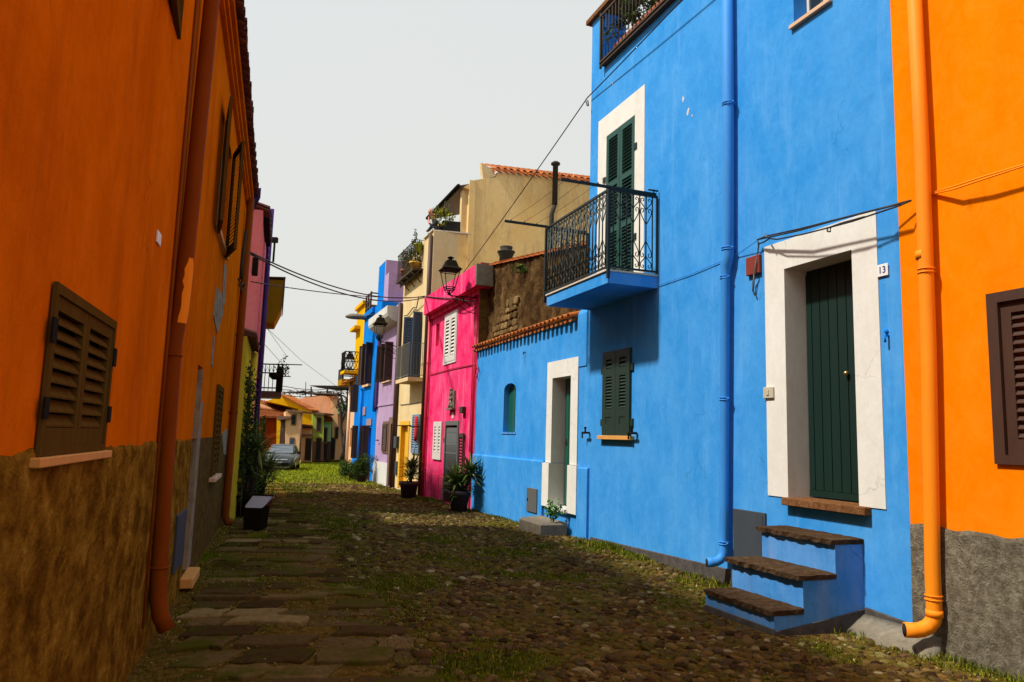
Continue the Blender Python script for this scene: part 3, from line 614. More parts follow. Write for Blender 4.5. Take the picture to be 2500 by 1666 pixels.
for i in range(k):
    u_=lerp(6.48,13.09,i/k); u2=min(13.1,lerp(6.48,13.09,(i+1)/k)+.03); z_=5.39+(u_-6.3)*.135; z2_=5.39+(u2-6.3)*.135
    mb.loft([[R(u_,-.17,z_+.03),R(u_,-.31,z_+.11),R(u_,-.55,z_+.13),R(u_,-.55,z_+.09),R(u_,-.31,z_+.07),R(u_,-.17,z_)],[R(u2,-.17,z2_+.0),R(u2,-.31,z2_+.08),R(u2,-.55,z2_+.10),R(u2,-.55,z2_+.06),R(u2,-.31,z2_+.04),R(u2,-.17,z2_-.02)]])
part('verge_tiles',mb,M['tile'],RH)
cu,cz_=R.uv(1235,642,-1.6); ct=lambda a,b,c:R(cu+a,-1.6+b,cz_+c)
h_=(642-610)/FL*19.5
part('chimney',MB().lathe(ct,[(.21,-.7),(.21,h_-.12),(.24,h_-.1),(.24,h_-.04),(.28,h_-.02),(.28,h_+.02),(.17,h_+.05),(.2,h_+.14),(.2,h_+.17),(.02,h_+.2)],16),M['soot'],RH)
tf=cloud(pt(R,1275,658,-.16),(.35,.08,.2),260,5); single('wall_weed',leaves(MB(),tf,.07,2),M['leaf'],'tuft of green weeds growing high on the dark rubble wall','plant',weld=False)
# --- pink house
PH=thing('pink_house','hot pink house with heavy pink cornice, white shutters and barred door','house',R(16,0,-.3))
mb=wall(MB(),R,13.12,18.4,-.8,6.38,[(15.14,16.43,3.83,5.36,.1),(17.16,17.55,4.5,5.25,.2),(14.62,15.92,-.34,2.03,.25),(16.3,17.22,.92,2.03,.1)],o=0,back=6); part('wall',mb,M['pink'],PH)
(ul,zl),(ur,zr)=R.uv(*zp(840,880),.28),R.uv(*zp(1330,560),.28)
(ul2,zl2),(ur2,zr2)=R.uv(*zp(840,700),.28),R.uv(*zp(1330,385),.28)
zb_=(zl+zr)/2; zt_=(zl2+zr2)/2; print('pink cornice',ul,ur,zb_,zt_)
part('cornice',MB().box(R,ur,ul,.001,.28,zb_,zt_).box(R,13.1,18.41,.001,.08,zb_-.14,zb_-.002).box(R,ur,13.1,-.42,.0,zb_+.03,zt_-.01),M['pink'],PH)
part('parapet_end',MB().box(R,ur-.10,ur-.001,-.20,.275,zb_+.02,zt_+.01),M['cement'],PH)
part('roof',MB().box(R,13.13,18.39,-5.9,-.02,6.382,6.40),M['cement'],PH)
part('side_render',MB().box(R,13.095,13.118,-.6,.0,3.9,6.37),M['greyrender2'],PH)
a=part('window',MB().box(R,15.15,16.42,-.09,-.07,3.84,5.35),M['dark'],PH); part('frame',MB().box(R,15.10,16.47,0,.03,5.30,5.38).box(R,15.10,16.47,0,.03,3.80,3.87).box(R,15.10,15.17,0,.03,3.87,5.30).box(R,16.40,16.47,0,.03,3.87,5.30),M['whitewood'],a)
flatshutters(a,R,15.17,16.40,3.87,5.30,.0,M['whitewood'],2,th=.04,st=.12,sl=.11)
a=part('window',MB().box(R,16.31,17.21,-.09,-.07,.93,2.02),M['dark'],PH)
flatshutters(a,R,16.28,17.24,.88,2.05,.0,M['whitewood'],2,th=.05,st=.14,sl=.1)
a=part('door',MB().box(R,14.64,15.90,-.22,-.18,-.34,2.02),M['dark'],PH)
g_=MB().box(R,14.55,15.98,.0,.03,1.93,2.06).box(R,14.55,14.66,.0,.03,-.34,1.93).box(R,15.87,15.98,.0,.03,-.34,1.93)
for z_ in (1.72,1.35,1.10,.2,.0): g_.box(R,14.66,15.87,-.01,.01,z_,z_+.04)
for u_ in np.arange(14.72,15.85,.09): g_.tube([R(u_,0,-.3),R(u_,0,1.86)],.012,5)
for u_ in np.arange(14.80,15.8,.18): g_.tube([R(u_,.0,.55),R(u_+.07,.0,.68),R(u_,.0,.80)],.01,4)
part('grille',g_,M['greybox'],a)
T=R.sub(14.52,.02,-.2,math.radians(174)); part('open_shutter',louvre(MB(),T,.62,1.9,th=.05,st=.09,sl=.08),M['brownwood'],a)
part('letter_box',MB().bev(R,13.96,14.24,.0,.12,2.26,2.44,.01),M['rust'],PH)
part('pipe_clamp',MB().box(R,15.95,16.06,.0,.03,1.4,1.55),M['black'],PH)
pq=MB()
pq.bev(R,15.02,15.55,.0,.06,2.43,2.95,.01)
for (a_,c_,s_) in ((15.28,2.86,.10),(15.2,2.72,.07),(15.35,2.70,.07),(15.28,2.58,.11),(15.14,2.5,.06),(15.43,2.5,.06),(15.28,2.97,.06)): pq.ball((0,0,0),s_,.06,s_,8,lambda a,b,c:R(a_+a,.07+b,c_+c))
pq.box(R,14.98,15.60,.0,.13,2.385,2.43)
single('wall_relief',pq,M['cement'],'small carved grey stone relief on the pink wall above the barred door','relief')
single('number_plate',MB().bev(R,15.13,15.33,.0,.015,2.13,2.31,.004),M['marble'],'tiny pale plate under the stone relief on the pink wall','sign')
part('panel',MB().box(R,16.5,17.5,.0,.02,-.25,.42),M['pink'],PH)
downpipe(PH,[R(18.15,.08,5.6),R(18.15,.08,2),R(18.2,.08,-.4)],.055,M['redpipe'],[(18.15,.08,z_) for z_ in (.5,2.2,4.0)],outlet=False)
part('cable_duct',MB().tube([R(13.30,.03,5.6),R(13.30,.03,-.3)],.02,6).tube([R(13.42,.03,5.5),R(13.42,.03,1.2)],.012,5).tube([R(13.20,.03,5.7),R(13.20,.03,.0)],.02,6),M['redpipe'],PH)
# --- lantern builder
def lantern(name,label,fr,u,base,wallo,wz,sc_,group,bracket_side=0):
    """four sided lantern standing on the end of a wall bracket; base=(o,z) of lantern foot"""
    o0,z0=base; TH_=thing(name,label,'lantern',fr(u,o0,z0),group)
    T=lambda a,b,c:fr(u+a*sc_,o0+b*sc_,z0+c*sc_)
    sq=lambda r,z:[T(-r,-r,z),T(r,-r,z),T(r,r,z),T(-r,r,z)]
    part('cap',MB().loft([sq(.25,.66),sq(.26,.69),sq(.18,.76),sq(.125,.92),sq(.10,.94)]).lathe(T,[(.02,.935),(.05,.95),(.045,.98),(.09,1.0),(.09,1.02),(.03,1.05)],12),M['black'],TH_)
    fmb=MB()
    for sx_ in (-1,1):
        for sy_ in (-1,1): fmb.tube([T(.11*sx_,.11*sy_,.14),T(.215*sx_,.215*sy_,.66)],.012*sc_,5)
    for r,z in ((.11,.14),(.12,.2),(.20,.62)):
        q=sq(r,z); 
        for i in range(4): fmb.tube([q[i],q[(i+1)%4]],.012*sc_,5)
    fmb.lathe(T,[(.05,-.0),(.045,.03),(.02,.05),(.02,.10),(.06,.13),(.02,.135)],10)
    for sx_ in (-1,1):
        for sy_ in (-1,1): fmb.tube([T(0.02*sx_,.02*sy_,.04),T(.08*sx_,.08*sy_,.08),T(.11*sx_,.11*sy_,.14)],.012*sc_,5)
    part('frame',fmb,M['black'],TH_)
    part('glass',MB().loft([sq(.105,.15),sq(.205,.655)],cap=False),M['lampglass'],TH_)
    br=MB(); br.tube([T(0,0,0),fr(u,o0-.1,z0-.02),fr(u,wallo,wz)],.018,6)
    br.box(fr,u-.03,u+.03,wallo,wallo+.02,wz-.55,wz+.12)
    ln_=o0-wallo
    for f0,f1,dz in ((.95,.05,-.42),(.6,.03,-.25)):
        P=[fr(u,lerp(wallo,o0,f0),wz-.02)]; 
        for i in range(1,9):
            t=i/8; P.append(fr(u,lerp(lerp(wallo,o0,f0),lerp(wallo,o0,f1),t),wz-.02+dz*math.sin(t*math.pi/2)-.03*math.sin(t*math.pi)))
        br.tube(P,.012,5)
    for f0,rz in ((.3,.10),(.55,.07),(.75,.05)):
        c=(lerp(wallo,o0,f0),wz-.04-rz); br.tube([fr(u,p_[0],p_[1]) for p_ in spiral(c,rz,rz*.3,math.pi/2,1.6,16)],.008,4)
    part('bracket',br,M['black'],TH_); return TH_
o_,z_=R.so(13.25,*zp(1085,668)); print('lantern',o_,z_)
lantern('wall_lantern','black iron lantern on scrolled bracket at the right end of the pink house',R,13.25,(o_,z_),.0,z_,1.02,'old iron street lanterns')
# --- tall cream house
CH=thing('cream_house','tall cream and ochre house with side gable, rooftop terrace and two iron balconies','house',R(20,0,-.3))
UC0,UC1=18.42,22.9
K=R(UC0+.1,0,0)[:2]; S=Fr(K,(4,1)); S.n=np.array([S.d[1],-S.d[0]])
zpar=S.uv(*zc(210,600))[1]; print('zpar',zpar)
mb=wall(MB(),R,UC0,UC1,-.9,zpar-.06,[(20.9,22.05,-.35,1.95,.2),(19.15,20.15,1.0,2.30,.1),(19.7,20.75,3.62,5.85,.2)],o=-.004,back=4); part('front_wall',mb,M['cream'],CH)
sp=S.uv(*zc(410,620))[0]
P1=S.uv(*zc(415,275)); P2=S.uv(*zc(400,240)); P3=S.uv(*zc(500,220)); P4=S.uv(*zc(660,190)); P5=S.uv(*zc(655,155)); P6=S.uv(*zc(550,85)); E1=S.uv(1215,420); E2=S.uv(1430,441)
print('S',sp,P1,P3,P4,P5,P6,E1,E2)
dv=np.array(R(4.3,0,0))-np.array(R(0,0,0))
# wall facing the camera (low part under the parapet)
mb=MB().prism([S(0.02,.0,3),S(sp,0,3),S(sp,0,zpar-.06),S(.02,0,zpar-.06)],dv*.98)
part('side_wall',mb,M['ochre'],CH)
zE=E1[1]
mb=MB().prism([S(sp,.01,3),S(11,.01,3),S(11,.01,zE),S(E1[0],.01,zE),S(P4[0]+.0,.01,P4[1]-.03),S(P3[0],.01,P3[1]),S(P1[0],.01,P1[1]),S(sp+.16,.01,P1[1]-.06),S(sp+.16,.01,zpar-.06),S(sp,.01,zpar-.06)],dv*.05)
mb.box(S,sp+1.1,11,-6,-.4,3,zE-.1)
part('gable_wall',mb,M['ochre'],CH)
a=S.uv(*zc(505,225)); part('corner_pilaster',MB().box(S,sp+.16,a[0],.0105,.045,3.0,P3[1]-.03),M['ochre'],CH)
part('terrace_pillar',MB().box(lambda a,b,c:R(UC0+.14+a,b,c),0,.22,-sp*.97-.30,-sp*.97+.02,zpar,P1[1]-.05),M['cream'],CH)
part('terrace_back',MB().box(lambda a,b,c:R(UC0+.4+a,b,c),0,3.8,-3.4,-3.2,zpar-1,P1[1]+.4),M['doorbrown'],CH)
part('parapet_coping',MB().box(lambda a,b,c:R(UC0+.06+a,b,c),-.0,1.25,-.22,.06,zpar-.058,zpar-.01).box(S,.16,sp+.25,-.25,.05,zpar-.0575,zpar-.012),M['marble'],CH)
# loggia roof with gutter
oE=-sp*.97+.12; zt1=P1[1]
mb=MB(); mb.prism([R(UC0+.05,oE,zt1-.02),R(UC0+.05,oE,zt1+.08),R(UC0+.05,oE-2.6,zt1+.9),R(UC0+.05,oE-2.6,zt1+.78)],dv); part('loggia_roof',mb,M['brownwood'],CH)
part('gutter',MB().tube([R(UC0+.0,oE+.08,zt1+.04),R(UC0+4.4,oE+.08,zt1+.04)],.07,8),M['black'],CH)
# gable roofs
mb=MB().prism([S(P6[0],-.0,P6[1]),S(P5[0]-.05,.02,P5[1]+.02),S(P4[0],.02,P4[1]),S(P3[0]+.3,.0,P3[1]+.05)],dv*.05); part('gable_wall',mb,M['cream'],CH)
T=lambda a,b,c:S(a,b,c)
mb=pantiles(MB(),T,P5[0]-.1,11,.12,-2.2,zE+.02,.42,.24,.085,.42); part('roof',mb,M['tile'],CH)
F0=S.so if 0 else None
fu,fz=S.uv(1357,400,.25); fb=S.uv(1348,560,.25)
part('flue',MB().lathe(lambda a,b,c:S(fu+a,.22+b,c),[(.10,S.uv(1360,500,.25)[1]),(.10,fz-.05),(.17,fz-.03),(.17,fz+.03),(.10,fz+.08),(.02,fz+.1)],12).tube([S(fu,.22,S.uv(1360,505,.25)[1]+.05),S(fb[0],.15,S.uv(1350,515,.25)[1]-.1),S(fb[0],.15,5.5)],.085,10),M['soot'],CH)
# ground floor
part('door_surround',surround(MB(),R,20.9,22.05,-.35,1.95,20.72,22.3,2.12,.2,t=.02),M['yellowframe'],CH)
part('door',MB().box(R,20.91,22.04,-.19,-.15,-.35,1.94),M['yellowframe'],CH)
a=part('window',MB().box(R,19.16,20.14,-.09,-.07,1.01,2.29),M['dark'],CH); flatshutters(a,R,19.12,20.2,.98,2.33,.01,M['blueshut'],2,th=.04,st=.09,sl=.08)
part('meter_box',MB().bev(R,22.25,22.75,.0,.14,1.1,1.55,.01).bev(R,22.35,22.7,.0,.06,.1,.6,.01),M['bluebox'],CH)
parts('downpipe',MB().tube([R(18.52,.08,8.5),R(18.52,.08,6.2),R(18.52,.08,-.4)],.07,8).tube([R(22.88,.1,6.8),R(22.88,.1,-.4)],.09,8),M['brownwood'],CH)
part('wall_base',MB().box(R,19,20.7,.0,.02,-.7,.15),M['ochre'],CH)
part('bracket',MB().tube([R(20.5,0,1.95),R(20.5,.5,1.93)],.02,5).tube([R(19.0,0,1.9),R(19.0,.4,1.9)],.02,5),M['black'],CH)
c_=MB(); 
c_.loft([[R(19.25+a*w_,.12+b,z_) for a,b in ((-1,0),(0,.06),(1,0),(0,-.05))] for z_,w_ in ((2.25,.05),(2.1,.12),(1.85,.2),(1.6,.22),(1.4,.12))],smooth=True); single('hanging_cloth',c_,M['redcloth'],'red cloth hanging beside the grey blue shutters on the cream wall','cloth')
# middle balcony with navy open shutters
def bars(mb,T,a0,a1,z0,z1,sp_,r=.009,thick=.018):
    mb.box(T,a0,a1,-.012,.012,z1,z1+thick); mb.box(T,a0,a1,-.01,.01,z0-.02,z0)
    for a in np.arange(a0+sp_*.5,a1,sp_): mb.tube([T(a,0,z0),T(a,0,z1)],r,4,cap=False)
o_,_=R.so(18.95,*zq(830,290)); _,zb1=R.uv(*zq(690,275),.55); (uf,_)=R.uv(*zq(572,300),.55); (un,_)=R.uv(*zq(690,275),.55); print('cream balc',o_,zb1,uf,un)
_,zt2=R.uv(*zp(695,1127),.55)
mbk=part('balcony',MB().box(R,un-.0,uf,.0,.55,zb1-.13,zb1),M['cream'],CH)
rl=MB(); bars(rl,lambda a,b,c:R(a,.53+b,c),un,uf,zb1+.08,zt2,.10); bars(rl,lambda a,b,c:R(un+.02+b,a,c),.02,.52,zb1+.08,zt2,.10); bars(rl,lambda a,b,c:R(uf-.02+b,a,c),.02,.52,zb1+.08,zt2,.10); part('railing',rl,M['greybox'],mbk)
for k,(u_,z0_,z1_) in enumerate(((20.95,3.6,5.95),(19.6,3.6,5.95))):
    T=R.sub(u_,.0,z0_,math.radians(78 if k==0 else 100)); part('shutter',louvre(MB(),T,.34,z1_-z0_,th=.05,st=.08,sl=.09,tilt=1.15),M['bluewood'],CH)
part('balcony_door',MB().box(R,19.71,20.74,-.19,-.16,3.63,5.84),M['dark'],CH)
# upper rusty balcony with pots
un3=19.75; o3,z3b=R.so(un3,*zp(740,405)); o3t,z3t=R.so(un3,*zp(760,125)); _,z3t=R.uv(*zp(760,125),o3); uf3=R.uv(*zp(585,310),o3)[0]; print('upper balc',o3,z3b,z3t,uf3)
ub2=part('upper_balcony',MB().box(R,un3,uf3,.0,o3,z3b-.07,z3b).box(R,un3,uf3,o3*.45,o3*.52,z3b-.2,z3b-.075),M['rust'],CH)
rl=MB(); bars(rl,lambda a,b,c:R(a,o3-.03+b,c),un3,uf3,z3b+.08,z3t-.02,.12); bars(rl,lambda a,b,c:R(un3+.02+b,a,c),.02,o3-.03,z3b+.08,z3t-.02,.15); bars(rl,lambda a,b,c:R(uf3-.02+b,a,c),.02,o3-.03,z3b+.08,z3t-.02,.15)
for u_ in np.arange(un3+.3,uf3,.9): rl.tube([R(u_,0,z3b-.45),R(u_,o3*.95,z3b-.08)],.02,4); rl.tube([R(u_,0,z3b-.09),R(u_,o3*.95,z3b-.09)],.02,4)
part('railing',rl,M['rust'],ub2)
def pot_plant(name,label,T,r,h,leafsets,potmat,leafm,size,group=None,stem=None,cat='potted plant'):
    t=thing(name,label,cat,T(0,0,0),group)
    p=part('pot',MB().lathe(T,[(r*.72,0),(r*.95,h*.82),(r*1.08,h*.82),(r*1.1,h),(r*.95,h),(r*.92,h*.9),(.01,h*.9)],18),potmat,t)
    mb=MB()
    for (c,rad,n) in leafsets: leaves(mb,[T(*q) for q in cloud(c,rad,n,max(5,n//60))],size)
    part('foliage',mb,leafm,t,weld=False)
    if stem: part('stem',MB().tube([T(*q) for q in stem],.02,5),M['stem'],t)
    return t
pot_plant('potted_plant','green potted plant on the rusty balcony, next to the cream corner',lambda a,b,c:R(un3+.45+a,o3*.55+b,z3b+c),.2,.3,[((0,0,.55),(.35,.25,.45),260),((.1,0,1.0),(.2,.15,.35),120)],M['yellowframe'],M['boxleaf'],.10,'pots on the rusty upper balcony',[(0,0,.2),(.05,0,1.3)])
pot_plant('hanging_pot','bright green pot hung at the top rail corner of the rusty balcony',lambda a,b,c:R(un3+.2+a,o3-.2+b,z3t-.42+c),.16,.3,[((0,0,.35),(.2,.2,.2),90)],M['green'],M['leaf'],.08,'pots on the rusty upper balcony',cat='potted plant')
pot_plant('potted_plant','dark bushy potted plant in the middle of the rusty balcony',lambda a,b,c:R(un3+1.9+a,o3*.55+b,z3b+c),.2,.3,[((0,0,.7),(.6,.25,.8),420)],M['terracotta'],M['boxleaf'],.11,'pots on the rusty upper balcony',[(0,0,.2),(.05,0,.9)])
pb_=MB().box(lambda a,b,c:S(a,b,c),.35,sp+.05,-.5,-.2,zpar,zpar+.42); PL=thing('planter_box','dark planter box with yellow flowering plants on the rooftop terrace parapet','planter',S(.6,-.3,zpar))
part('box',pb_,M['dark'],PL); mb=MB()
leaves(mb,[S(*q) for q in cloud((.35,-.35,zpar+.55),(.45,.3,.35),420,9)],.09); part('foliage',mb,M['flower'],PL,weld=False)
part('stem',MB().tube([S(.4,-.3,zpar+.5),S(.42,-.3,zpar+1.15)],.02,4).tube([S(.2,-.3,zpar+.5),S(.1,-.3,zpar+.95)],.015,4).tube([S(.5,-.3,zpar+.6),S(.58,-.3,zpar+1.05)],.015,4),M['boxleaf'],PL)
# --- lilac house
LH=thing('lilac_house','lilac house with white rounded balcony, brown shutters and white painted base','house',R(25,0,-.4))
mb=wall(MB(),R,22.95,27.2,-1,6.9,[(24.4,26.1,3.85,5.4,.15),(22.98,24.0,-.4,2.05,.2),(24.5,25.4,.95,2.05,.12)],o=-.006,back=6); part('wall',mb,M['lilac'],LH)
tz=R.uv(*zp(480,335),-.3)[1]; tu=R.uv(*zp(470,450),-.3)[0]; tn=R.uv(*zp(510,450),-.3)[0]; print('lilac tower',tz,tu,tn)
part('unseen_shade_block',MB().box(R,tn,tu-.2,-3.5,-.3,6.9,R.so(tn,*zp(510,450))[1]).box(R,tu-.199,tu,-3.5,-.3,6.9,tz),M['lilac'],LH)
pr=[(.0,6.72),(.55,6.72),(.55,6.42),(.50,6.30),(.36,6.18),(.18,6.10),(.0,6.07)]
part('rounded_balcony',MB().prism([R(23.2,o_,z_) for o_,z_ in pr],np.array(R(4.2,0,0))-np.array(R(0,0,0))),M['white2'],LH)
part('base',MB().box(R,24.15,27.2,.0,.05,-1,.45),M['white2'],LH)
part('string_course',MB().box(R,23.0,27.2,.0,.03,2.82,2.88),M['lilac'],LH)
a=part('window',MB().box(R,24.42,26.08,-.14,-.10,3.86,5.39),M['dark'],LH)
for u_,an in ((26.1,80),(25.2,84),(24.4,96)):
    T=R.sub(u_,.0,3.83,math.radians(an)); part('shutter',louvre(MB(),T,.34,1.58,th=.05,st=.07,sl=.09,tilt=1.15),M['brownwood'],a)
part('sill',MB().box(R,24.3,26.2,0,.10,3.78,3.83),M['sill_pale'],LH)
part('door_surround',surround(MB(),R,22.98,23.9,-.4,2.05,22.96,24.3,2.3,.2,t=.03),M['doorbrown'],LH); part('door',MB().box(R,22.99,23.9,-.19,-.15,-.4,2.04),M['brownwood'],LH)
a=part('window',MB().box(R,24.35,25.5,.0,.04,.85,2.15),M['doorbrown'],LH); flatshutters(a,R,24.5,25.4,.95,2.05,.042,M['brownwood'],1,th=.04,st=.1,sl=.09)
part('wall_hook',MB().tube([R(26.4,0,1.35),R(26.4,.12,1.35),R(26.2,.12,1.35)],.025,6),M['black'],LH)
part('downpipe',MB().tube([R(27.1,.08,5.8),R(27.1,.08,2.9),R(27.0,.08,2.7)],.07,8),M['purple'],LH)
o_,z_=R.so(23.6,*zp(420,1100)); print('lant2',o_,z_)
lantern('wall_lantern','black iron lantern hanging from a long bracket in front of the lilac house',R,23.1,R.so(23.1,*zp(415,1110)),.0,R.so(23.1,*zp(560,1170))[1],1.0,'old iron street lanterns')
# --- bright blue house
BB=thing('bright_blue_house','bright cobalt blue house with brown shutters further along the lane','house',R(30,0,-.4))
mb=wall(MB(),R,27.25,33.4,-1,4.6,[(29.2,30.6,4.0,4.6,.15),(28.3,29.3,-.45,1.9,.2),(31.4,32.2,.4,2.0,.15)],o=-.004,back=6); wall(mb,R,27.25,31.8,4.6,7.6,[(29.2,30.6,4.6,5.8,.15)],o=-.004,back=6); part('wall',mb,M['blue2'],BB)
part('unseen_shade_block',MB().box(R,tu+.001,R.uv(*zp(413,440),-.3)[0],-3.5,-.3,6.9,tz),M['blue2'],BB)
part('cornice',MB().box(R,29.0,31.8,.0,.12,7.35,7.59),M['blue2'],BB)
a=part('window',MB().box(R,29.21,30.59,-.13,-.1,4.01,5.79),M['dark'],BB)
for u_,an in ((30.7,60),(29.9,90),(29.15,110)):
    T=R.sub(u_,.0,3.95,math.radians(an)); part('shutter',louvre(MB(),T,.36,1.95,th=.05,st=.07,sl=.09,tilt=1.15),M['brownwood'],a)
part('sill',MB().box(R,29.0,30.8,0,.12,3.85,3.95),M['peach'],BB)
for nm,us_,z0_,z1_ in (('shutter',(33.0,32.5),2.7,4.1),('shutter',(31.9,31.3),.4,2.0),('door',(29.6,28.9),-.3,2.0)):
    for u_ in us_:
        T=R.sub(u_,.0,z0_,math.radians(85)); part(nm,louvre(MB(),T,.3,z1_-z0_,th=.05,st=.07,sl=.09,tilt=1.15),M['brownwood'],BB)
part('door_step',MB().box(R,28.2,30.2,.0,.35,-.7,-.1).box(R,31.0,32.4,.0,.25,-.8,-.1),M['terracotta'],BB)
parts('lintel',MB().box(R,28.2,29.4,.0,.05,2.0,2.3).box(R,29.9,30.6,.0,.05,2.5,2.9),paint('mauve_lintel',(.30,.17,.17),.8,.2),BB)
parts('downpipe',MB().tube([R(30.9,.1,3.8),R(30.9,.1,-.5)],.07,8).tube([R(27.4,.08,6.6),R(27.4,.08,2.6)],.08,8),M['blue2'],BB)
# railing on top
rl=MB(); 
for u_ in (30.4,31.1,31.75): rl.box(R,u_,u_+.07,-.07,.0,7.6,8.6)
for z_ in (7.85,8.15,8.5): rl.box(R,30.47,31.75,-.06,-.01,z_,z_+.06)
for z_ in (7.85,8.15,8.5): rl.box(lambda a,b,c:R(30.4+b,a,c),-1.2,-.075,.0,.05,z_,z_+.06)
part('roof_railing',rl,M['brownwood'],BB)
# --- modern street lamp head (grey dome) on a long arm
LP=thing('street_lamp','grey flat dome street lamp on an arm above the bright blue house','street lamp',R(29.3,.0,6.3)); pu,pz=R.so(29.0,869,775)
part('arm',MB().tube([R(29.0,.0,pz+.25),R(29.0,pu*.5,pz+.1),R(29.0,pu-.2,pz)],.03,6),M['greybox'],LP)
part('lamp_head',MB().lathe(lambda a,b,c:R(29.0+a,pu+b*1.4,pz+c),[(.05,.16),(.22,.14),(.34,.05),(.36,-.02),(.30,-.06),(.02,-.06)],16),M['cement'],LP)
# --- peach narrow house and yellow tower
PE=thing('peach_house','narrow peach house with white downpipe and small orange tiled canopy','house',R(34.5,0,-.5))
mb=wall(MB(),R,33.42,34.9,-1.2,4.61,[(33.8,34.4,.9,1.9,.1)],o=0,back=6); part('wall',mb,M['peach'],PE)
part('downpipe',MB().tube([R(34.75,.08,4.4),R(34.75,.08,-.6)],.07,8),M['whitepipe'],PE)
part('canopy',pantiles(MB(),R,33.5,35.0,.55,-.3,4.2,.5,.22,.085,.4),M['tile'],PE)
YT=thing('yellow_house','golden yellow upper house with lattice balcony above the peach house','house',R(33,0,4.6))
mb=wall(MB(),R,31.85,34.4,4.62,8.2,[],o=-.01,back=5); part('wall',mb,M['gold'],YT)
part('cornice',MB().box(R,31.86,34.5,-.3,.12,8.2,8.38).box(R,33.0,34.6,-.3,.30,7.05,7.22),M['gold'],YT)
bl=part('balcony',MB().box(R,33.0,34.4,.0,.7,4.7,4.85),M['gold'],YT); rl=MB()
for (T,a0,a1) in ((lambda a,b,c:R(a,.68+b,c+.1),33.0,34.4),(lambda a,b,c:R(33.02+b,a,c+.1),.02,.68)):
    rl.box(T,a0,a1,-.02,.02,5.7,5.75); rl.box(T,a0,a1,-.02,.02,4.8,4.84); rl.box(T,a0,a1,-.02,.02,5.2,5.24)
    n_=int((a1-a0)/.22)+1
    for i in range(n_): a=lerp(a0,a1,i/n_); b=lerp(a0,a1,(i+1)/n_); rl.tube([T(a,0,4.84),T(b,0,5.24),T(a,0,5.7)],.015,4); rl.tube([T(b,0,4.84),T(a,0,5.24),T(b,0,5.7)],.015,4)
part('railing',rl,M['black'],bl)
lantern('wall_lantern','small distant black lantern in front of the yellow house',R,34.6,R.so(34.6,*zp(127,1395)),.0,R.so(34.6,*zp(127,1400))[1],1.0,'old iron street lanterns')
# small far balcony seen left of the lantern
FB=thing('far_house','far house mostly hidden behind the peach one, with a small dark balcony with yellow underside','house',R(38.9,-1.2,-.6))
part('wall',wall(MB(),R,38.7,41.5,-1.3,6,[],o=-1.25,back=5),M['gold'],FB)
ou_,oz_=R.so(38.9,*zp(60,1370)); ou2,oz2=R.so(38.9,*zp(60,1530))
bl=part('balcony',MB().box(R,38.7,40.4,-1.24,ou_,oz2,oz2+.35),M['ochrebox'],FB); rl=MB(); rl.box(R,38.7,40.4,ou_-.1,ou_,oz2+.36,oz_).box(R,38.68,38.72,-1.24,ou_-.11,oz_-.1,oz_).box(R,38.68,38.72,-1.24,ou_-.11,oz2+.5,oz2+.56); part('railing',rl,M['dark'],bl)
# ================================================================== left side
LO=thing('old_orange_house','old orange house on the left in shade with brown rendered base and tiled eave','house',L(0,0,0))
EZ=6.05; UE=8.45
lh=[(-3.13,-2.10,1.51,2.10,.06),(-3.3,-.95,4.5,5.4,.1),(2.15,2.62,.10,2.27,.28),(2.9,4.3,3.95,5.28,.12),(4.95,5.7,1.0,2.2,.1)]
(g0,gz0),(g1,gz1)=L.uv(533,945),L.uv(513,1135)
lh[4]=(4.75,5.75,1.0,2.2,.1)
mb=wall(MB(),L,-9,UE,1.50,EZ,[h for h in lh if h[3]>1.5 and h[2]>=1.5 ]+[(2.15,2.62,1.50,2.27,.28),(4.75,5.75,1.5,2.2,.1)],o=.0,back=8); wall(mb,L,-9,2.10,-.8,1.50,[],o=-.0002,back=.4); part('wall',mb,M['orange_old'],LO)
def raggedbase(u0,u1,zt,o,seed_):
    g=random.Random(seed_); us=np.arange(u0,u1+.001,.045); V=[];F=[]
    for u_ in us:
        z_=zt+.012*math.sin(u_*2.1+seed_)+.006*math.sin(u_*7.7)+.004*math.sin(u_*23)+g.uniform(-.004,.004); V+=[L(u_,o,-.8),L(u_,o,z_-.02),L(u_,.0006,z_+.004)]
    for i in range(len(us)-1): F+=[(3*i,3*i+3,3*i+4,3*i+1),(3*i+1,3*i+4,3*i+5,3*i+2)]
    return MB().add(V,F)
part('base_render',raggedbase(-9,2.12,1.50,.010,1),M['brownstucco'],LO,weld=False)
mb=wall(MB(),L,2.081,UE,-.8,1.497,[(2.15,2.62,.10,1.497,.28),(4.75,5.75,1.0,1.497,.1)],o=.004,back=.5,sides=True); part('base_render',mb,M['greyrender2'],LO)
w1=part('window',MB().box(L,-3.12,-2.11,-.055,-.045,1.52,2.09),M['dark'],LO)
part('frame',MB().box(L,-3.16,-2.08,.0065,.022,2.085,2.125).box(L,-3.16,-2.08,.0065,.022,1.485,1.515).box(L,-3.16,-3.13,.0065,.022,1.515,2.085).box(L,-2.11,-2.08,.0065,.022,1.515,2.085),M['greywood'],w1)
flatshutters(w1,L,-3.13,-2.11,1.515,2.085,-.022,M['greywood'],2,th=.034,st=.05,sl=.05,tilt=.75)
parts('shutter_hinge',MB().box(L,-3.19,-3.13,.023,.03,1.62,1.70).box(L,-3.19,-3.13,.023,.03,1.90,1.99).box(L,-2.11,-2.05,.023,.03,1.62,1.70).box(L,-2.11,-2.05,.023,.03,1.90,1.99),M['black'],w1)
part('sill',MB().bev(L,-3.22,-2.02,.0,.045,1.447,1.483,.004),M['sill'],LO)
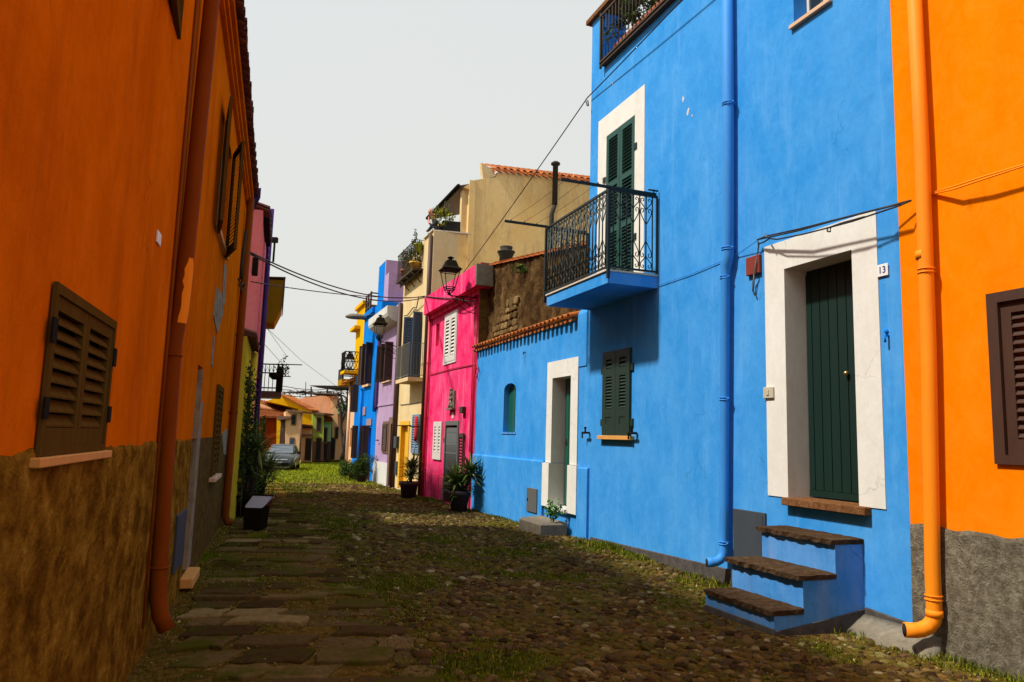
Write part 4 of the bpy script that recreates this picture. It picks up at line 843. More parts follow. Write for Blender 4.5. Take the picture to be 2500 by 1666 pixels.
# upper shutters (open)
w2=part('window',MB().box(L,-1.9,-.95,-.09,-.08,4.51,5.39),M['dark'],LO)
for u_,an in ((-2.3,7),(-.93,176)):
    T=L.sub(u_,.02,4.25,math.radians(an)); part('shutter',louvre(MB(),T,.78 if an<90 else .6,1.35,th=.035,st=.06,sl=.05,tilt=1.1),M['greywood'],w2)
w3=part('window',MB().box(L,2.91,4.29,-.11,-.1,3.96,5.27),M['dark'],LO)
for u_,an in ((2.85,173),(4.15,166)):
    T=L.sub(u_,.05,3.86,math.radians(an)); part('shutter',louvre(MB(),T,.60,1.42,th=.035,st=.06,sl=.05,tilt=1.1),M['greywood'],w3)
part('sill',MB().box(L,2.8,4.4,.0,.05,3.88,3.94),M['sill'],LO)
part('doorway',MB().box(L,2.151,2.619,-.275,-.26,.11,2.26).box(L,2.60,2.617,-.26,.012,.11,2.25),M['peel'],LO)
part('peeling_jamb',MB().box(L,2.63,2.95,.0045,.010,.12,1.9),M['peel'],LO)
part('doorstep',MB().bev(L,2.05,2.75,.0,.13,.02,.12,.01),M['sill'],LO)
part('meter_box',MB().bev(L,1.25,1.95,.0065,.03,.30,.82,.005),M['bluebox'],LO)
a=part('window',MB().box(L,4.76,5.74,-.09,-.08,1.01,2.19),M['dark'],LO); T=L
flatshutters(a,L,4.74,5.76,.99,2.22,.005,M['greywood'],2,th=.03,st=.07,sl=.08)
part('sill',MB().bev(L,4.65,5.9,.0,.085,.90,.955,.005),M['sill_pale'],LO)
mb=MB()
for poly_ in ([(528,700),(541,720),(545,760),(530,815),(526,800),(520,770)],[(545,640),(552,650),(549,735),(541,760)],[(520,820),(523,822),(518,895),(514,890)],[(540,1060),(556,1045),(556,1110),(545,1110)]):
    q=[L.uv(x_,y_,.0) for x_,y_ in poly_]; mb.prism([L(u_,.0,z_) for u_,z_ in q],np.array(L(0,.009,0))-np.array(L(0,0,0)))
parts('bare_patch',mb,M['peel'],LO)
u_,z_=L.uv(385,582); u2,z2_=L.uv(388,600); part('wall_vent',MB().bev(L,u_-.07,u_+.07,.0,.012,z_-.04,z_+.04,.003),M['enamel'],LO)
u_,z_=L.uv(521,840); part('wall_mark',MB().box(L,u_-.05,u_+.05,.0,.008,z_-.04,z_+.04),M['whitepipe'],LO)
# molded cornice under the eave and tiles
mb=MB()
for o0_,o1_,za_,zb__ in ((.0,.05,EZ-.26,EZ-.20),(.0,.08,EZ-.20,EZ-.12),(.0,.12,EZ-.12,EZ-.02)): mb.box(L,-9,UE,.001,o1_,za_,zb__-.001)
part('cornice',mb,M['orange_old'],LO)
mb=pantiles(MB(),L,-3.2,UE+.05,.20,-1.2,EZ+.02,.32,.20,.075,.4); mb.box(L,-9,-3.2,-1.2,.15,EZ,EZ+.1); part('roof',mb,M['tiledark'],LO)
part('upper_roof',MB().prism([L(-9,-1.0,EZ+.25),L(-9,-4,EZ+1.25),L(-9,-7.9,EZ+.05),L(-9,-1,EZ+.05)],np.array(L(17.4,0,0))-np.array(L(0,0,0))),M['tiledark'],LO)
part('unseen_shade_block',MB().box(L,-9,UE-.1,-7.5,-1.25,EZ+.3,9.1),M['orange_old'],LO)  # unseen block above the eave, added to cast shade across the lane
part('gutter_end',MB().loft([[L(UE-.1,o_,z_) for o_,z_ in ((.05,EZ-.1),(.24,EZ-.06),(.24,EZ+.14),(.05,EZ+.1))],[L(UE+.15,o_,z_) for o_,z_ in ((.03,EZ-.4),(.08,EZ-.38),(.10,EZ-.3),(.03,EZ-.3))]]),M['purple'],LO)
UP=-.05
p1=[L(UP,L.so(UP,*p)[0],L.so(UP,*p)[1]) for p in ((527,-120),(517,0),(487,300),(468,500),(452,650),(440,760),(425,835),(420,900),(403,1150),(389,1380),(386,1460),(392,1505),(407,1538))]
print(p1)
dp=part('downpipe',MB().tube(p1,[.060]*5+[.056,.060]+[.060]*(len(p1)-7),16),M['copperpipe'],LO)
for y_,x_ in ((868,422),(1385,389)):
    o_,z_=L.so(UP,x_,y_); part('pipe_clamp',MB().tube([L(UP+.066*math.cos(a),o_+.066*math.sin(a),z_) for a in np.linspace(0,2*math.pi,15)],.008,5).tube([L(UP-.02,o_-.05,z_),L(UP-.1,.0,z_)],.008,5),M['copperpipe'],dp)
mb=MB()
for a_ in np.linspace(-1.2,1.2,10)[:-1]:
    pass
fl=[]; 
for j,yy_ in enumerate(np.linspace(790,632,12)):
    w0=-.15+random.uniform(-.25,.1); w1_=1.5+random.uniform(-.2,.15)
    if j>9: w0+=.5; w1_-=.3
    xx_=float(np.interp(yy_,[500,650,760,835],[468,452,440,425])); oc,zz_=L.so(UP,xx_,yy_)
    fl.append([L(UP-.0615*math.sin(a_)*1,oc+.0615*math.cos(a_),zz_) for a_ in np.linspace(w0,w1_,8)])
mb.loft(fl,cap=False,smooth=True,closed=False); part('peeled_paint',mb,M['flake'],dp,weld=False)
part('service_pipe',MB().tube([L(-.30,.015,EZ-.3),L(-.28,.015,2.5),L(-.25,.015,.2)],.012,6),M['copperpipe'],LO)
fp=[L(8.0,.09,EZ-.2),L(7.9,.085,3),L(7.7,.08,.15),L(7.7,.12,.03),L(7.7,.20,.0)]
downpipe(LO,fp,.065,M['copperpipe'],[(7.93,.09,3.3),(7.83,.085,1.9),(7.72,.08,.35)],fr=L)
part('cable_bundle',MB().tube([L(8.3,.1,5.5),L(7.9,.05,5.2),L(7.85,.03,4.6),L(7.9,.03,4.3)],.03,6).tube([L(7.3,.02,4.2),L(7.6,.06,4.15),L(7.9,.1,4.25),L(7.7,.08,4.05),L(7.35,.03,4.12)],.015,5),M['rust'],LO)
# yellow creeper house
def lz(x,y,o,Lf=L): return Lf.uv(x,y,o)
YU0,YO=8.6,.18; YU1=L.uv(604,1000,YO)[0]; PO=.2; PU0=YU1+.05; PU1=L.uv(617,1000,PO)[0]; UO=.25; UU0=PU1+.1; UU1=L.uv(633,1000,UO)[0]; print('ends',YU1,PU1,UU1)
YH=thing('low_yellow_house','low yellow house with tiled eave and creeper behind the orange downpipe','house',L(10,0,-.2))
ye=L.uv(612,800,YO+.1)[1]; print('yellow eave z',ye)
mb=wall(MB(),L,YU0,YU1,-1,ye,[(9.9,10.6,-.3,1.9,.15)],o=YO,back=6); part('wall',mb,M['yellow'],YH)
part('roof',pantiles(MB(),L,YU0,YU1+.1,YO+.16,-1.0,ye,.3,.2,.075,.4),M['tiledark'],YH)
part('door',MB().box(L,9.91,10.59,YO-.14,YO-.1,-.3,1.89),M['greywood'],YH)
part('downpipe',MB().tube([L(YU1-.15,YO+.08,ye),L(YU1-.15,YO+.08,-.2)],.06,8),M['yellow'],YH)
CR=thing('creeper','dark leafy creeper climbing the low yellow house','climbing plant',L(9.2,.1,0)); mb=MB(); st=MB()
for k in range(6):
    u_=rng.uniform(8.7,9.9); P=[]; z_=.0; uu=u_
    while z_<rng.uniform(2.4,3.9): P.append(L(uu,YO+.06+.04*rng.random(),z_)); z_+=.2; uu+=rng.normal()*.12
    if len(P)>2:
        st.tube(P,.012,4)
        for q in P[2:]:
            if rng.random()<.75: leaves(mb,[np.array(q)+rng.normal(size=3)*[.09,.09,.10] for _ in range(16)],.085,1.8)
part('foliage',mb,M['boxleaf'],CR,weld=False); part('stem',st,M['stem'],CR)
# rose pink house
pz=zat(L,PU0,PO,514); print('pinkL top',pz,L.uv(645,520,PO),L.uv(622,1000,PO))
PK=thing('rose_house','tall rose pink house with plaster bands and small tiled cap on the left','house',L(14,0,-.2))
mb=wall(MB(),L,PU0,PU1,-1,pz,[],o=PO,back=5); part('wall',mb,M['pinkL'],PK)
part('pilaster',MB().box(L,PU1-1.1,PU1-.25,PO+.001,PO+.05,-1,pz-.3).box(L,PU0+.0,PU0+.7,PO+.001,PO+.03,-1,pz-.8),M['pinkL'],PK)
part('roof',pantiles(MB(),L,PU0,PU1+.1,PO+.15,-1,pz+.03,.3,.2,.08,.4),M['tiledark'],PK)
part('roof_edge',MB().box(L,PU0+.6,PU1+.1,PO+.001,PO+.14,pz-.12,pz-.01),M['black'],PK)
part('cable_box',MB().bev(L,PU0-1.2,PU0-.9,PO-.1,PO+.02,L.uv(608,605,.1)[1]-.15,L.uv(608,605,.1)[1]+.2,.01),M['black'],PK)
# purple house

VH=thing('purple_house','dark purple house with ochre box balcony on the left beyond the rose house','house',L(20,0,-.3))
uz=zat(L,UU0,UO,503); print('purple z',uz,pz)
mb=wall(MB(),L,UU0,UU1,-1,uz,[],o=UO,back=3); part('wall',mb,M['purple'],VH)
part('door_band',MB().box(L,UU0+.5,UU1-.3,UO+.001,UO+.035,-.6,2.3).box(L,UU0+.5,UU1-.3,UO+.001,UO+.035,2.6,4.9),M['doorbrown'],VH)
part('downpipe',MB().tube([L(UU0+.3,UO+.06,uz),L(UU0+.3,UO+.06,-.3)],.06,8),M['purple'],VH)
YB=L(UU1,0,0)[1]-1.2; a0=at(655,677,YB); a1=at(697,677,YB); b0=at(668,790,YB)
zA=at(670,682,YB)[2]; zB=at(670,789,YB)[2]; xl=at(652,700,YB)[0]; xr=at(692,700,YB)[0]
dL=np.array([L.d[0],L.d[1],0])*1.5
part('box_balcony',MB().prism([(xl-.4,YB,zA),(xr,YB,zA-.02),(xr-.02,YB,at(690,755,YB)[2]),(at(669,789,YB)[0],YB,zB),(xl-.4,YB,zB)],dL),M['ochrebox'],VH)
part('balcony_trim',MB().prism([(xr+.001,YB-.02,zA+.03),(xr+.05,YB-.02,zA+.03),(xr+.04,YB-.02,at(690,752,YB)[2]),(xr+.001,YB-.02,at(690,757,YB)[2])],dL*1.02).box(lambda x,y,z:(x-.33*(y-YB),y,z),xl-.4,xr+.05,YB-.05,YB+1.5,zA+.031,zA+.07),M['doorbrown'],VH)
part('finial_post',MB().tube([at(667,640,YB+1.4),at(671,585,YB+1.4)],.035,6).box(W,at(668,590,YB+1.4)[0]-.07,at(668,590,YB+1.4)[0]+.12,YB+1.35,YB+1.5,at(668,592,YB+1.4)[2],at(668,580,YB+1.4)[2]),M['black'],VH)
YI=L(UU1,0,0)[1]+.1; WT=lambda x,y,z:(x-.34*(y-YI),y,z); xl=at(645,950,YI)[0]; xr=at(688,950,YI)[0]; zs0=at(660,970,YI)[2]; zs1=at(660,955,YI)[2]; zr_=at(660,888,YI)[2]
bl=part('iron_balcony',MB().box(WT,xl-.5,xr,YI,YI+1.3,zs0,zs1),M['doorbrown'],VH)
rl=MB().box(WT,xl-.5,xr,YI,YI+.03,zr_-.04,zr_).box(WT,xl-.5,xr,YI,YI+.03,zs1+.08,zs1+.12).box(WT,xl-.5,xr,YI+.005,YI+.025,zr_-.32,zr_-.28).box(WT,xr-.03,xr,YI+.03,YI+1.3,zr_-.04,zr_)
for x_ in np.arange(xl-.4,xr,.13): rl.tube([(x_,YI+.015,zs1),(x_,YI+.015,zr_-.02)],.012,4).tube([(x_,YI+.015,zr_-.28),(x_+.065,YI+.015,zr_-.10),(x_+.13,YI+.015,zr_-.28)],.01,4)
for y_ in np.arange(YI+.1,YI+1.3,.12): rl.box(WT,xr-.03,xr,y_,y_+.05,zs1,zr_-.041)
rl.box(WT,xr-.2,xr+.02,YI-.03,YI+.0,zs1-.02,zr_-.1).box(WT,xr-.1,xr+.62,YI+.3,YI+.33,zr_,zr_+.03).box(WT,xr-.1,xr+.3,YI+.9,YI+.93,zr_-.35,zr_-.32)
part('railing',rl,M['black'],bl)
t=thing('hanging_pot','dark hanging flowerpot on the far left iron balcony railing','potted plant',(xl+.35,YI-.1,zr_-.5))
part('pot',MB().lathe(lambda a,b,c:(xl+.35+a,YI-.12+b,zr_-.52+c),[(.08,0),(.17,.08),(.2,.2),(.02,.2)],10),M['black'],t); part('foliage',leaves(MB(),cloud((xr-.02,YI-.1,zr_-.15),(.2,.2,.35),120,5),.09),M['boxleaf'],t,weld=False)
# plants and bin by the left wall
def yucca(name,label,base,r,h,heads,Lf,n,group,potmat=M['potbrown'],wl=.045):
    t=thing(name,label,'potted plant',base,group); T=lambda a,b,c:(base[0]+a,base[1]+b,base[2]+c)
    part('pot',MB().lathe(T,[(r*.74,0),(r*.92,h*.78),(r*1.06,h*.79),(r*1.1,h),(r*.98,h),(r*.9,h*.9),(.02,h*.9)],22),potmat,t)
    mb=MB(); tr=MB()
    for (hx,hy,hz) in heads:
        c=np.array(T(hx,hy,h*.9+hz)); tr.tube([T(hx*.3,hy*.3,h*.85),T(hx*.8,hy*.8,h*.9+hz*.5),tuple(c)],.05,7)
        for k in range(n):
            az=rng.uniform(0,2*math.pi); el=math.asin(rng.uniform(-.35,1)); ln=Lf*rng.uniform(.7,1.15)
            d=np.array([math.cos(az)*math.cos(el),math.sin(az)*math.cos(el),math.sin(el)]); s_=np.array([-math.sin(az),math.cos(az),0]); nn=np.cross(d,s_)
            q0=c+np.array([0,0,rng.uniform(-.12,.08)]); V=[]; m_=5; dr_=rng.uniform(.03,.22)*ln
            for i in range(m_+1):
                tt=i/m_; p=q0+d*ln*tt-np.array([0,0,dr_*tt*tt]); w_=wl*(.55+.9*tt if tt<.35 else .86*(1-(tt-.35)/.65)**.8+.0)
                V+=[p-s_*w_/2,p-nn*w_*.18,p+s_*w_/2]
            F=[]
            for i in range(m_): 
                for j in (0,1): F.append((i*3+j,i*3+j+1,(i+1)*3+j+1,(i+1)*3+j))
            mb.add(V,F)
    part('leaves',mb,M['yucca'],t,weld=False); part('trunk',tr,M['stem'],t); return t
def gat(x,y):
    z=-.2
    for _ in range(12):
        r=ray(x,y); t=(z-H)/r[2]; P=CAM+r*t; z=G(P[0],P[1])
    return (P[0],P[1],z)
b=gat(1120,1250); s_=51/1828*b[1]/2; yucca('potted_yucca','large spiky yucca in a taupe pot before the pink barred door',b,s_,.53,[(-.10,-.08,.32),(.26,.05,.50),(-.02,.1,.12)],.60,105,'potted yuccas along the pink and cream houses',wl=.07)
print('yucca',b,s_)
b=gat(997,1217); s_=46/1828*b[1]/2; yucca('potted_yucca','smaller upright spiky yucca in a taupe pot before the yellow door surround',b,s_,.52,[(.06,0,.28),(.10,.02,.55)],.52,110,'potted yuccas along the pink and cream houses',wl=.062)
b=gat(881,1180); T=lambda a,b_,c,b=b:(b[0]+a,b[1]+b_,b[2]+c)
pot_plant('potted_shrub','round dark box shrub in an olive pot before the cobalt blue house',T,.22,.42,[((0,0,.66),(.46,.46,.42),3200)],M['potbrown'],M['boxleaf'],.08,cat='potted plant')
b=gat(853,1174); SH=thing('shrub','upright leafy shrub beside the potted box shrub','shrub',b); part('foliage',leaves(MB(),cloud((b[0],b[1],b[2]+.5),(.48,.48,.62),2600,16),.09),M['leaf'],SH,weld=False); part('stem',MB().tube([b,(b[0],b[1],b[2]+.6)],.03,5),M['stem'],SH)
b=gat(612,1298); print('bin',b)
BN=thing('black_bin','small black bin with pale grey sloping lid beside the left wall','bin',b); hw=24/1828*b[1]; T=lambda a,b_,c:(b[0]+a,b[1]+b_,b[2]+c)
part('body',MB().loft([[T(x_*k,y_*k+.25,z_) for x_,y_ in ((-hw,-.22),(hw*.85,-.22),(hw*.85,.22),(-hw,.22))] for z_,k in ((0,.85),(.36,.98),(.37,1.03))]),M['binbody'],BN)
part('lid',MB().loft([[T(-hw*.75,.02,.375),T(hw*.9,.02,.375),T(hw*.95,.10,.395),T(-hw*.95,.10,.395)],[T(-hw*.98,.46,.53),T(hw*.98,.46,.53),T(hw,.48,.50),T(-hw,.48,.50)]]),M['binlid'],BN)
part('handle',MB().box(T,-hw*1.05,hw*1.05,.47,.51,.52,.55),M['binbody'],BN)
lp=[(600,1262,.24,.42,[(0,0,.45),(.15,0,.9),(-.15,.1,.7)],.75,60),(588,1236,.2,.4,[(0,0,.6),(.1,.1,1.2)],.7,50),(628,1216,.22,.4,[(0,0,.3),(.25,0,.5),(-.2,0,.9)],.75,60),(632,1196,.2,.4,[(0,0,.5),(.35,0,.2)],.8,60)]
labs=['dark spiky plant in a pot just behind the black bin by the left wall','tall dark spiky plant against the low yellow house','dark spreading spiky plant beside the terracotta pot','farthest dark spiky plant on the left, nearest the parked car']
for (x_,y_,r_,h_,hd_,Lf,n_),lb in zip(lp,labs):
    yucca('potted_plant',lb,gat(x_,y_),r_,h_,hd_,Lf,n_,'dark potted plants along the left wall',M['binbody'],wl=.05)
b=gat(607,1250); T=lambda a,b_,c,b=b:(b[0]+a,b[1]+b_,b[2]+c)
pot_plant('potted_bush','rounded green bush in a dark pot behind the black bin','' if 0 else T,.25,.3,[((-.05,0,.5),(.55,.45,.32),1500)],M['binbody'],M['leaf'],.055,'dark potted plants along the left wall',cat='potted plant')
b=gat(647,1243); single('terracotta_pot',MB().lathe(lambda a,b_,c:(b[0]+a,b[1]+b_,b[2]+c),[(.11,0),(.16,.22),(.19,.22),(.19,.28),(.16,.28),(.14,.2),(.01,.2)],16),M['terracotta'],'empty terracotta pot standing just behind the black bin','pot')
# ------------------------------------------------------------------ car
cb=gat(677,1150); print('car',cb)
CAR=thing('parked_car','dark grey hatchback parked at the far left end of the lane, facing the viewer','car',cb)
yaw=math.radians(9); fx=np.array([math.cos(yaw),math.sin(yaw)]); 
dy=np.array([-.30,.954]); a_=math.atan2(dy[0],dy[1]); a_=a_+math.radians(7)
def CT(x,y,z): # x right in picture, y away
    X=np.array([math.cos(-a_),math.sin(-a_)]); Y=np.array([math.sin(a_),math.cos(a_)]); q=np.array(cb[:2])+X*x+Y*y; return (q[0],q[1],cb[2]+z)
M['carpaint']=paint('dark_grey_car_paint',(.055,.062,.062),.25,.05,metal=.5,scale=2,bs=0,spec=.6); M['chrome']=paint('pale_trim',(.45,.47,.46),.25,.05,metal=.8); M['tyre']=paint('tyre_rubber',(.012,.012,.012),.8,.2)
st=[(0,.70,.24,.50,.56),(.06,.80,.20,.60,.70),(.2,.87,.18,.66,.80),(.55,.89,.18,.72,.90),(1.25,.90,.18,.80,1.0),(2.6,.90,.18,.84,1.02),(3.7,.89,.18,.84,1.02),(4.1,.84,.22,.80,1.0),(4.22,.74,.30,.74,.9)]
rings=[]
for y_,w_,zb__,zm,zt__ in st:
    half=[(w_*.88,zb__),(w_,zb__+.12),(w_*1.0,zm-.08),(w_*.965,zm+.04),(w_*.88,zt__-.06),(w_*.55,zt__-.01),(0,zt__+.01)]
    rings.append([CT(x_,y_,z_) for x_,z_ in half]+[CT(-x_,y_,z_) for x_,z_ in half[-2::-1]])
body=part('body',MB().loft(rings,True,True),M['carpaint'],CAR)
gr=[]
for z_,ya,yb,wa,wb in ((.96,1.15,4.0,.80,.78),(1.2,1.52,3.85,.73,.70),(1.40,1.85,3.6,.65,.62),(1.46,2.0,3.4,.55,.52),(1.475,2.4,3.0,.2,.2)):
    gr.append([CT(-wa*.86,ya,z_),CT(-wa*.3,ya-.08,z_),CT(wa*.3,ya-.08,z_),CT(wa*.86,ya,z_),CT(wa,ya+.22,z_),CT(wb,yb-.1,z_),CT(wb*.8,yb,z_),CT(-wb*.8,yb,z_),CT(-wb,yb-.1,z_),CT(-wa,ya+.22,z_)])
part('cabin',MB().loft(gr,True,True),M['carpaint'],CAR)
M['windscreen']=glass('windscreen',(.10,.12,.14),.06)
part('windscreen',MB().loft([[CT(-.70,1.145,.99),CT(-.24,1.06,.99),CT(.24,1.06,.99),CT(.70,1.145,.99)],[CT(-.58,1.80,1.385),CT(-.19,1.74,1.385),CT(.19,1.74,1.385),CT(.58,1.80,1.385)]],False,False,closed=False),M['windscreen'],CAR)
for sx_ in (-1,1):
    part('side_window',MB().poly([CT(sx_*.815,1.5,1.0),CT(sx_*.80,3.7,1.0),CT(sx_*.65,3.4,1.37),CT(sx_*.67,2.0,1.37)]),M['glass'],CAR)
    part('headlight',MB().loft([[CT(sx_*.50,.13,.70),CT(sx_*.84,.28,.80),CT(sx_*.87,.33,.72),CT(sx_*.52,.10,.64)],[CT(sx_*.50,.22,.71),CT(sx_*.84,.4,.81),CT(sx_*.87,.4,.72),CT(sx_*.52,.2,.64)]]),M['chrome'],CAR)
    part('wing_mirror',MB().ball((0,0,0),.12,.08,.08,8,lambda a,b,c:CT(sx_*1.0+a,1.45+b,1.0+c)),M['black'],CAR)
    for y_ in (.8,3.35):
        wh=part('wheel',MB().tube([CT(sx_*.70,y_,.31),CT(sx_*.90,y_,.31)],.31,18),M['tyre'],CAR); part('rim',MB().tube([CT(sx_*.90,y_,.31),CT(sx_*.915,y_,.31)],.2,14),M['chrome'],wh)
part('grille',MB().box(CT,-.60,.60,-.012,.05,.26,.46),M['black'],CAR)
part('trim_bar',MB().loft([[CT(-.52,.02,.625),CT(0,-.03,.61),CT(.52,.02,.625)],[CT(-.52,.045,.675),CT(0,.0,.665),CT(.52,.045,.675)]],False,closed=False).box(CT,-.07,.07,-.03,.04,.70,.74).box(CT,-.65,.65,.0,.04,.20,.23),M['chrome'],CAR)
part('number_plate',MB().box(CT,-.24,.24,-.04,-.015,.44,.54),M['binlid'],CAR)
# ------------------------------------------------------------------ far houses
def faceprism(parent,nm,mat,pts,Y,vec):
    vec=(-.33*vec[1],vec[1],0); return part(nm,MB().prism([at(*zf(*p),Y) for p in pts],vec),mat,parent)
def fwin(parent,x0,x1,y0,y1,Y,dm=M['dark'],fr_=M['doorbrown'],nm='window',dY=0):
    (ax,_,az),(bx,_,bz)=at(*zf(x0,y0),Y),at(*zf(x1,y1),Y)
    p=part(nm,MB().box(W,ax-.06,bx+.06,Y-.05,Y-.001,bz-.08,az+.1),fr_,parent); part('pane',MB().box(W,ax,bx,Y-.062,Y-.052,bz,az),dm,p)
def tileroof(parent,P,n,mat=M['tileorange']):
    """P = four corners: eave a, eave b, ridge b, ridge a; barrel rows run eave to ridge"""
    P=[np.array(p) for p in P]; nrm=np.cross(P[1]-P[0],P[3]-P[0]); nrm/=np.linalg.norm(nrm); nrm=nrm if nrm[2]>0 else -nrm
    mb=MB(); V=[];F=[]; k=n*6; rows=7
    for j in range(rows):
        for i in range(k+1):
            t=i/k; 
            for e_ in (0,1):
                s_=(j+e_)/rows; q=(P[0]*(1-t)+P[1]*t)*(1-s_)+(P[3]*(1-t)+P[2]*t)*s_; V.append(q+nrm*(.06+.05*math.sin(t*n*2*math.pi)+(.03 if e_==0 else 0)))
        b=j*(k+1)*2
        for i in range(k): F.append((b+2*i,b+2*i+2,b+2*i+3,b+2*i+1))
    mb.add(V,F,True); mb.loft([[p-nrm*.02 for p in P],[p+nrm*.03 for p in P]]); return part('roof',mb,mat,parent)
gy=1500
# rust red shed + low roofs at far left
Y0=56
A=thing('red_walled_house','low house with rust red side wall and orange tiled roof behind the parked car','house',at(*zf(180,1400),Y0))
faceprism(A,'wall',M['redwall'],[(-60,715),(325,715),(325,gy),(-60,gy)],Y0,(-1,6,0))
tileroof(A,[at(*zf(-60,715),Y0-.3),at(*zf(330,712),Y0-.3),at(*zf(500,640),Y0+6),at(*zf(-60,520),Y0+6)],18)
tileroof(A,[at(*zf(-80,545),Y0+6.2),at(*zf(470,640),Y0+6.2),at(*zf(640,560),Y0+9),at(*zf(-60,380),Y0+9)],18)
part('gable_wall',MB().prism([at(*zf(-60,440),Y0+6),at(*zf(480,640),Y0+6),at(*zf(480,gy),Y0+6),at(*zf(-60,gy),Y0+6)],(0,.3,0)),M['peach'],A)
A=thing('cream_cottage','cream cottage with ochre corner and small dark windows behind the car','house',at(*zf(600,1400),Y0-1))
Yc=Y0-1.
faceprism(A,'wall',M['peach'],[(480,600),(765,600),(745,gy),(470,gy)],Yc,(.2,5,0))
faceprism(A,'corner_wall',M['gold'],[(330,710),(478,710),(468,gy),(320,gy)],Yc+.3,(0,4,0))
part('canopy',MB().prism([at(*zf(330,680),Yc-.3),at(*zf(570,690),Yc-.3),at(*zf(570,720),Yc-.3),at(*zf(330,760),Yc-.3)],(0,1,0)),M['doorbrown'],A)
part('cornice',MB().prism([at(*zf(485,568),Yc-.3),at(*zf(780,600),Yc-.3),at(*zf(770,628),Yc-.3),at(*zf(490,600),Yc-.3)],(0,4,0)),M['doorbrown'],A)
fwin(A,600,648,670,830,Yc); fwin(A,565,615,1080,1190,Yc,M['bluewood']); fwin(A,415,470,780,gy-30,Yc+.3,M['brownwood'],M['brownwood'],'door')
part('downpipe',MB().tube([at(*zf(758,630),Yc-.1),at(*zf(725,1440),Yc-.1)],.07,6),M['doorbrown'],A)
A=thing('yellow_gabled_house','vivid yellow gabled house with long orange roof and a small tiled porch','house',at(*zf(850,1400),Y0+3)); Yy=Y0+3
faceprism(A,'wall',M['gold'],[(150,425),(400,335),(930,590),(945,gy),(760,gy),(700,560)],Yy+2,(0,5,0))
tileroof(A,[at(*zf(1120,612),Yy+6),at(*zf(900,590),Yy+1.7),at(*zf(395,325),Yy+1.7),at(*zf(560,335),Yy+6)],16)
faceprism(A,'porch_wall',M['peach'],[(750,900),(945,905),(940,gy-20),(735,gy-20)],Yy-1,(0,2.9,0))
tileroof(A,[at(*zf(752,905),Yy-1.3),at(*zf(948,905),Yy-1.3),at(*zf(948,850),Yy+1.8),at(*zf(755,830),Yy+1.8)],8)
part('porch_beam',MB().prism([at(*zf(750,1000),Yy-1.2),at(*zf(950,1000),Yy-1.2),at(*zf(950,1040),Yy-1.2),at(*zf(750,1040),Yy-1.2)],(0,.19,0)),M['doorbrown'],A)
fwin(A,845,905,1090,1440,Yy-1,M['dark'],M['brownwood'],'door')
A=thing('lime_green_house','lime green narrow house with brown lower band and tall dark window','house',at(*zf(1050,1400),Y0+4)); Yg=Y0+4
faceprism(A,'wall',M['green'],[(945,640),(1145,640),(1140,1128),(955,1128)],Yg,(0,3,0))
faceprism(A,'base',M['doorbrown'],[(955,1130),(1140,1130),(1140,gy-30),(950,gy-30)],Yg-.02,(0,3,0))
part('cornice',MB().prism([at(*zf(938,622),Yg-.25),at(*zf(1175,632),Yg-.25),at(*zf(1150,662),Yg-.25),at(*zf(945,655),Yg-.25)],(0,3,0)),M['doorbrown'],A)
fwin(A,1035,1085,720,940,Yg); fwin(A,1030,1075,1080,1440,Yg-.02,M['dark'],M['brownwood'],'door')
A=thing('pale_green_house','pale green narrow house with small sloping orange roof','house',at(*zf(1210,1400),Y0+5)); Yt=Y0+5.
faceprism(A,'wall',M['teal'],[(1143,780),(1275,780),(1265,1128),(1143,1128)],Yt,(0,3,0))
faceprism(A,'base',M['brownwood'],[(1143,1130),(1265,1130),(1265,gy-35),(1143,gy-35)],Yt-.02,(0,3,0))
tileroof(A,[at(*zf(1130,780),Yt-.3),at(*zf(1310,775),Yt-.3),at(*zf(1270,680),Yt+3),at(*zf(1150,640),Yt+3)],8)
fwin(A,1155,1190,900,1130,Yt); fwin(A,1160,1195,1170,1420,Yt-.02,M['dark'],M['brownwood'],'door')
A=thing('salmon_house','tall salmon pink house with curved side wall and tiled top','house',at(*zf(1340,1400),Y0+7)); Ys=Y0+7
faceprism(A,'side_wall',M['salmon'],[(640,400),(760,372),(1000,330),(1200,300),(1300,345),(1280,gy-30),(1150,gy-30),(1150,700)],Ys+.4,(0,5,0))
faceprism(A,'front_wall',M['peach'],[(1285,345),(1400,365),(1385,650),(1400,gy-60),(1300,gy-40)],Ys,(0,.35,0))
tileroof(A,[at(*zf(1200,305),Ys-.3),at(*zf(1400,375),Ys-.3),at(*zf(1330,320),Ys+3),at(*zf(1180,285),Ys+3)],10)
fwin(A,1355,1385,890,1070,Ys); fwin(A,1275,1320,1080,1430,Ys-.02,M['dark'],M['brownwood'],'door')
A=thing('stone_coloured_house','beige rear house with dark window behind the bare vine trunks','house',at(*zf(1500,1400),Y0+10)); Yr=Y0+9
faceprism(A,'wall',M['cement'] if 0 else M['peach'],[(1390,650),(1760,650),(1760,gy-60),(1390,gy-60)],Yr,(0,4,0))
fwin(A,1520,1590,950,1070,Yr); part('terrace',MB().prism([at(*zf(1380,640),Yr-.5),at(*zf(1760,635),Yr-.5),at(*zf(1760,655),Yr-.5),at(*zf(1380,655),Yr-.5)],(0,3,0)).prism([at(*zf(1390,470),Yr+3),at(*zf(1760,470),Yr+3),at(*zf(1760,640),Yr+3),at(*zf(1390,640),Yr+3)],(0,.2,0)),M['teal'],A)
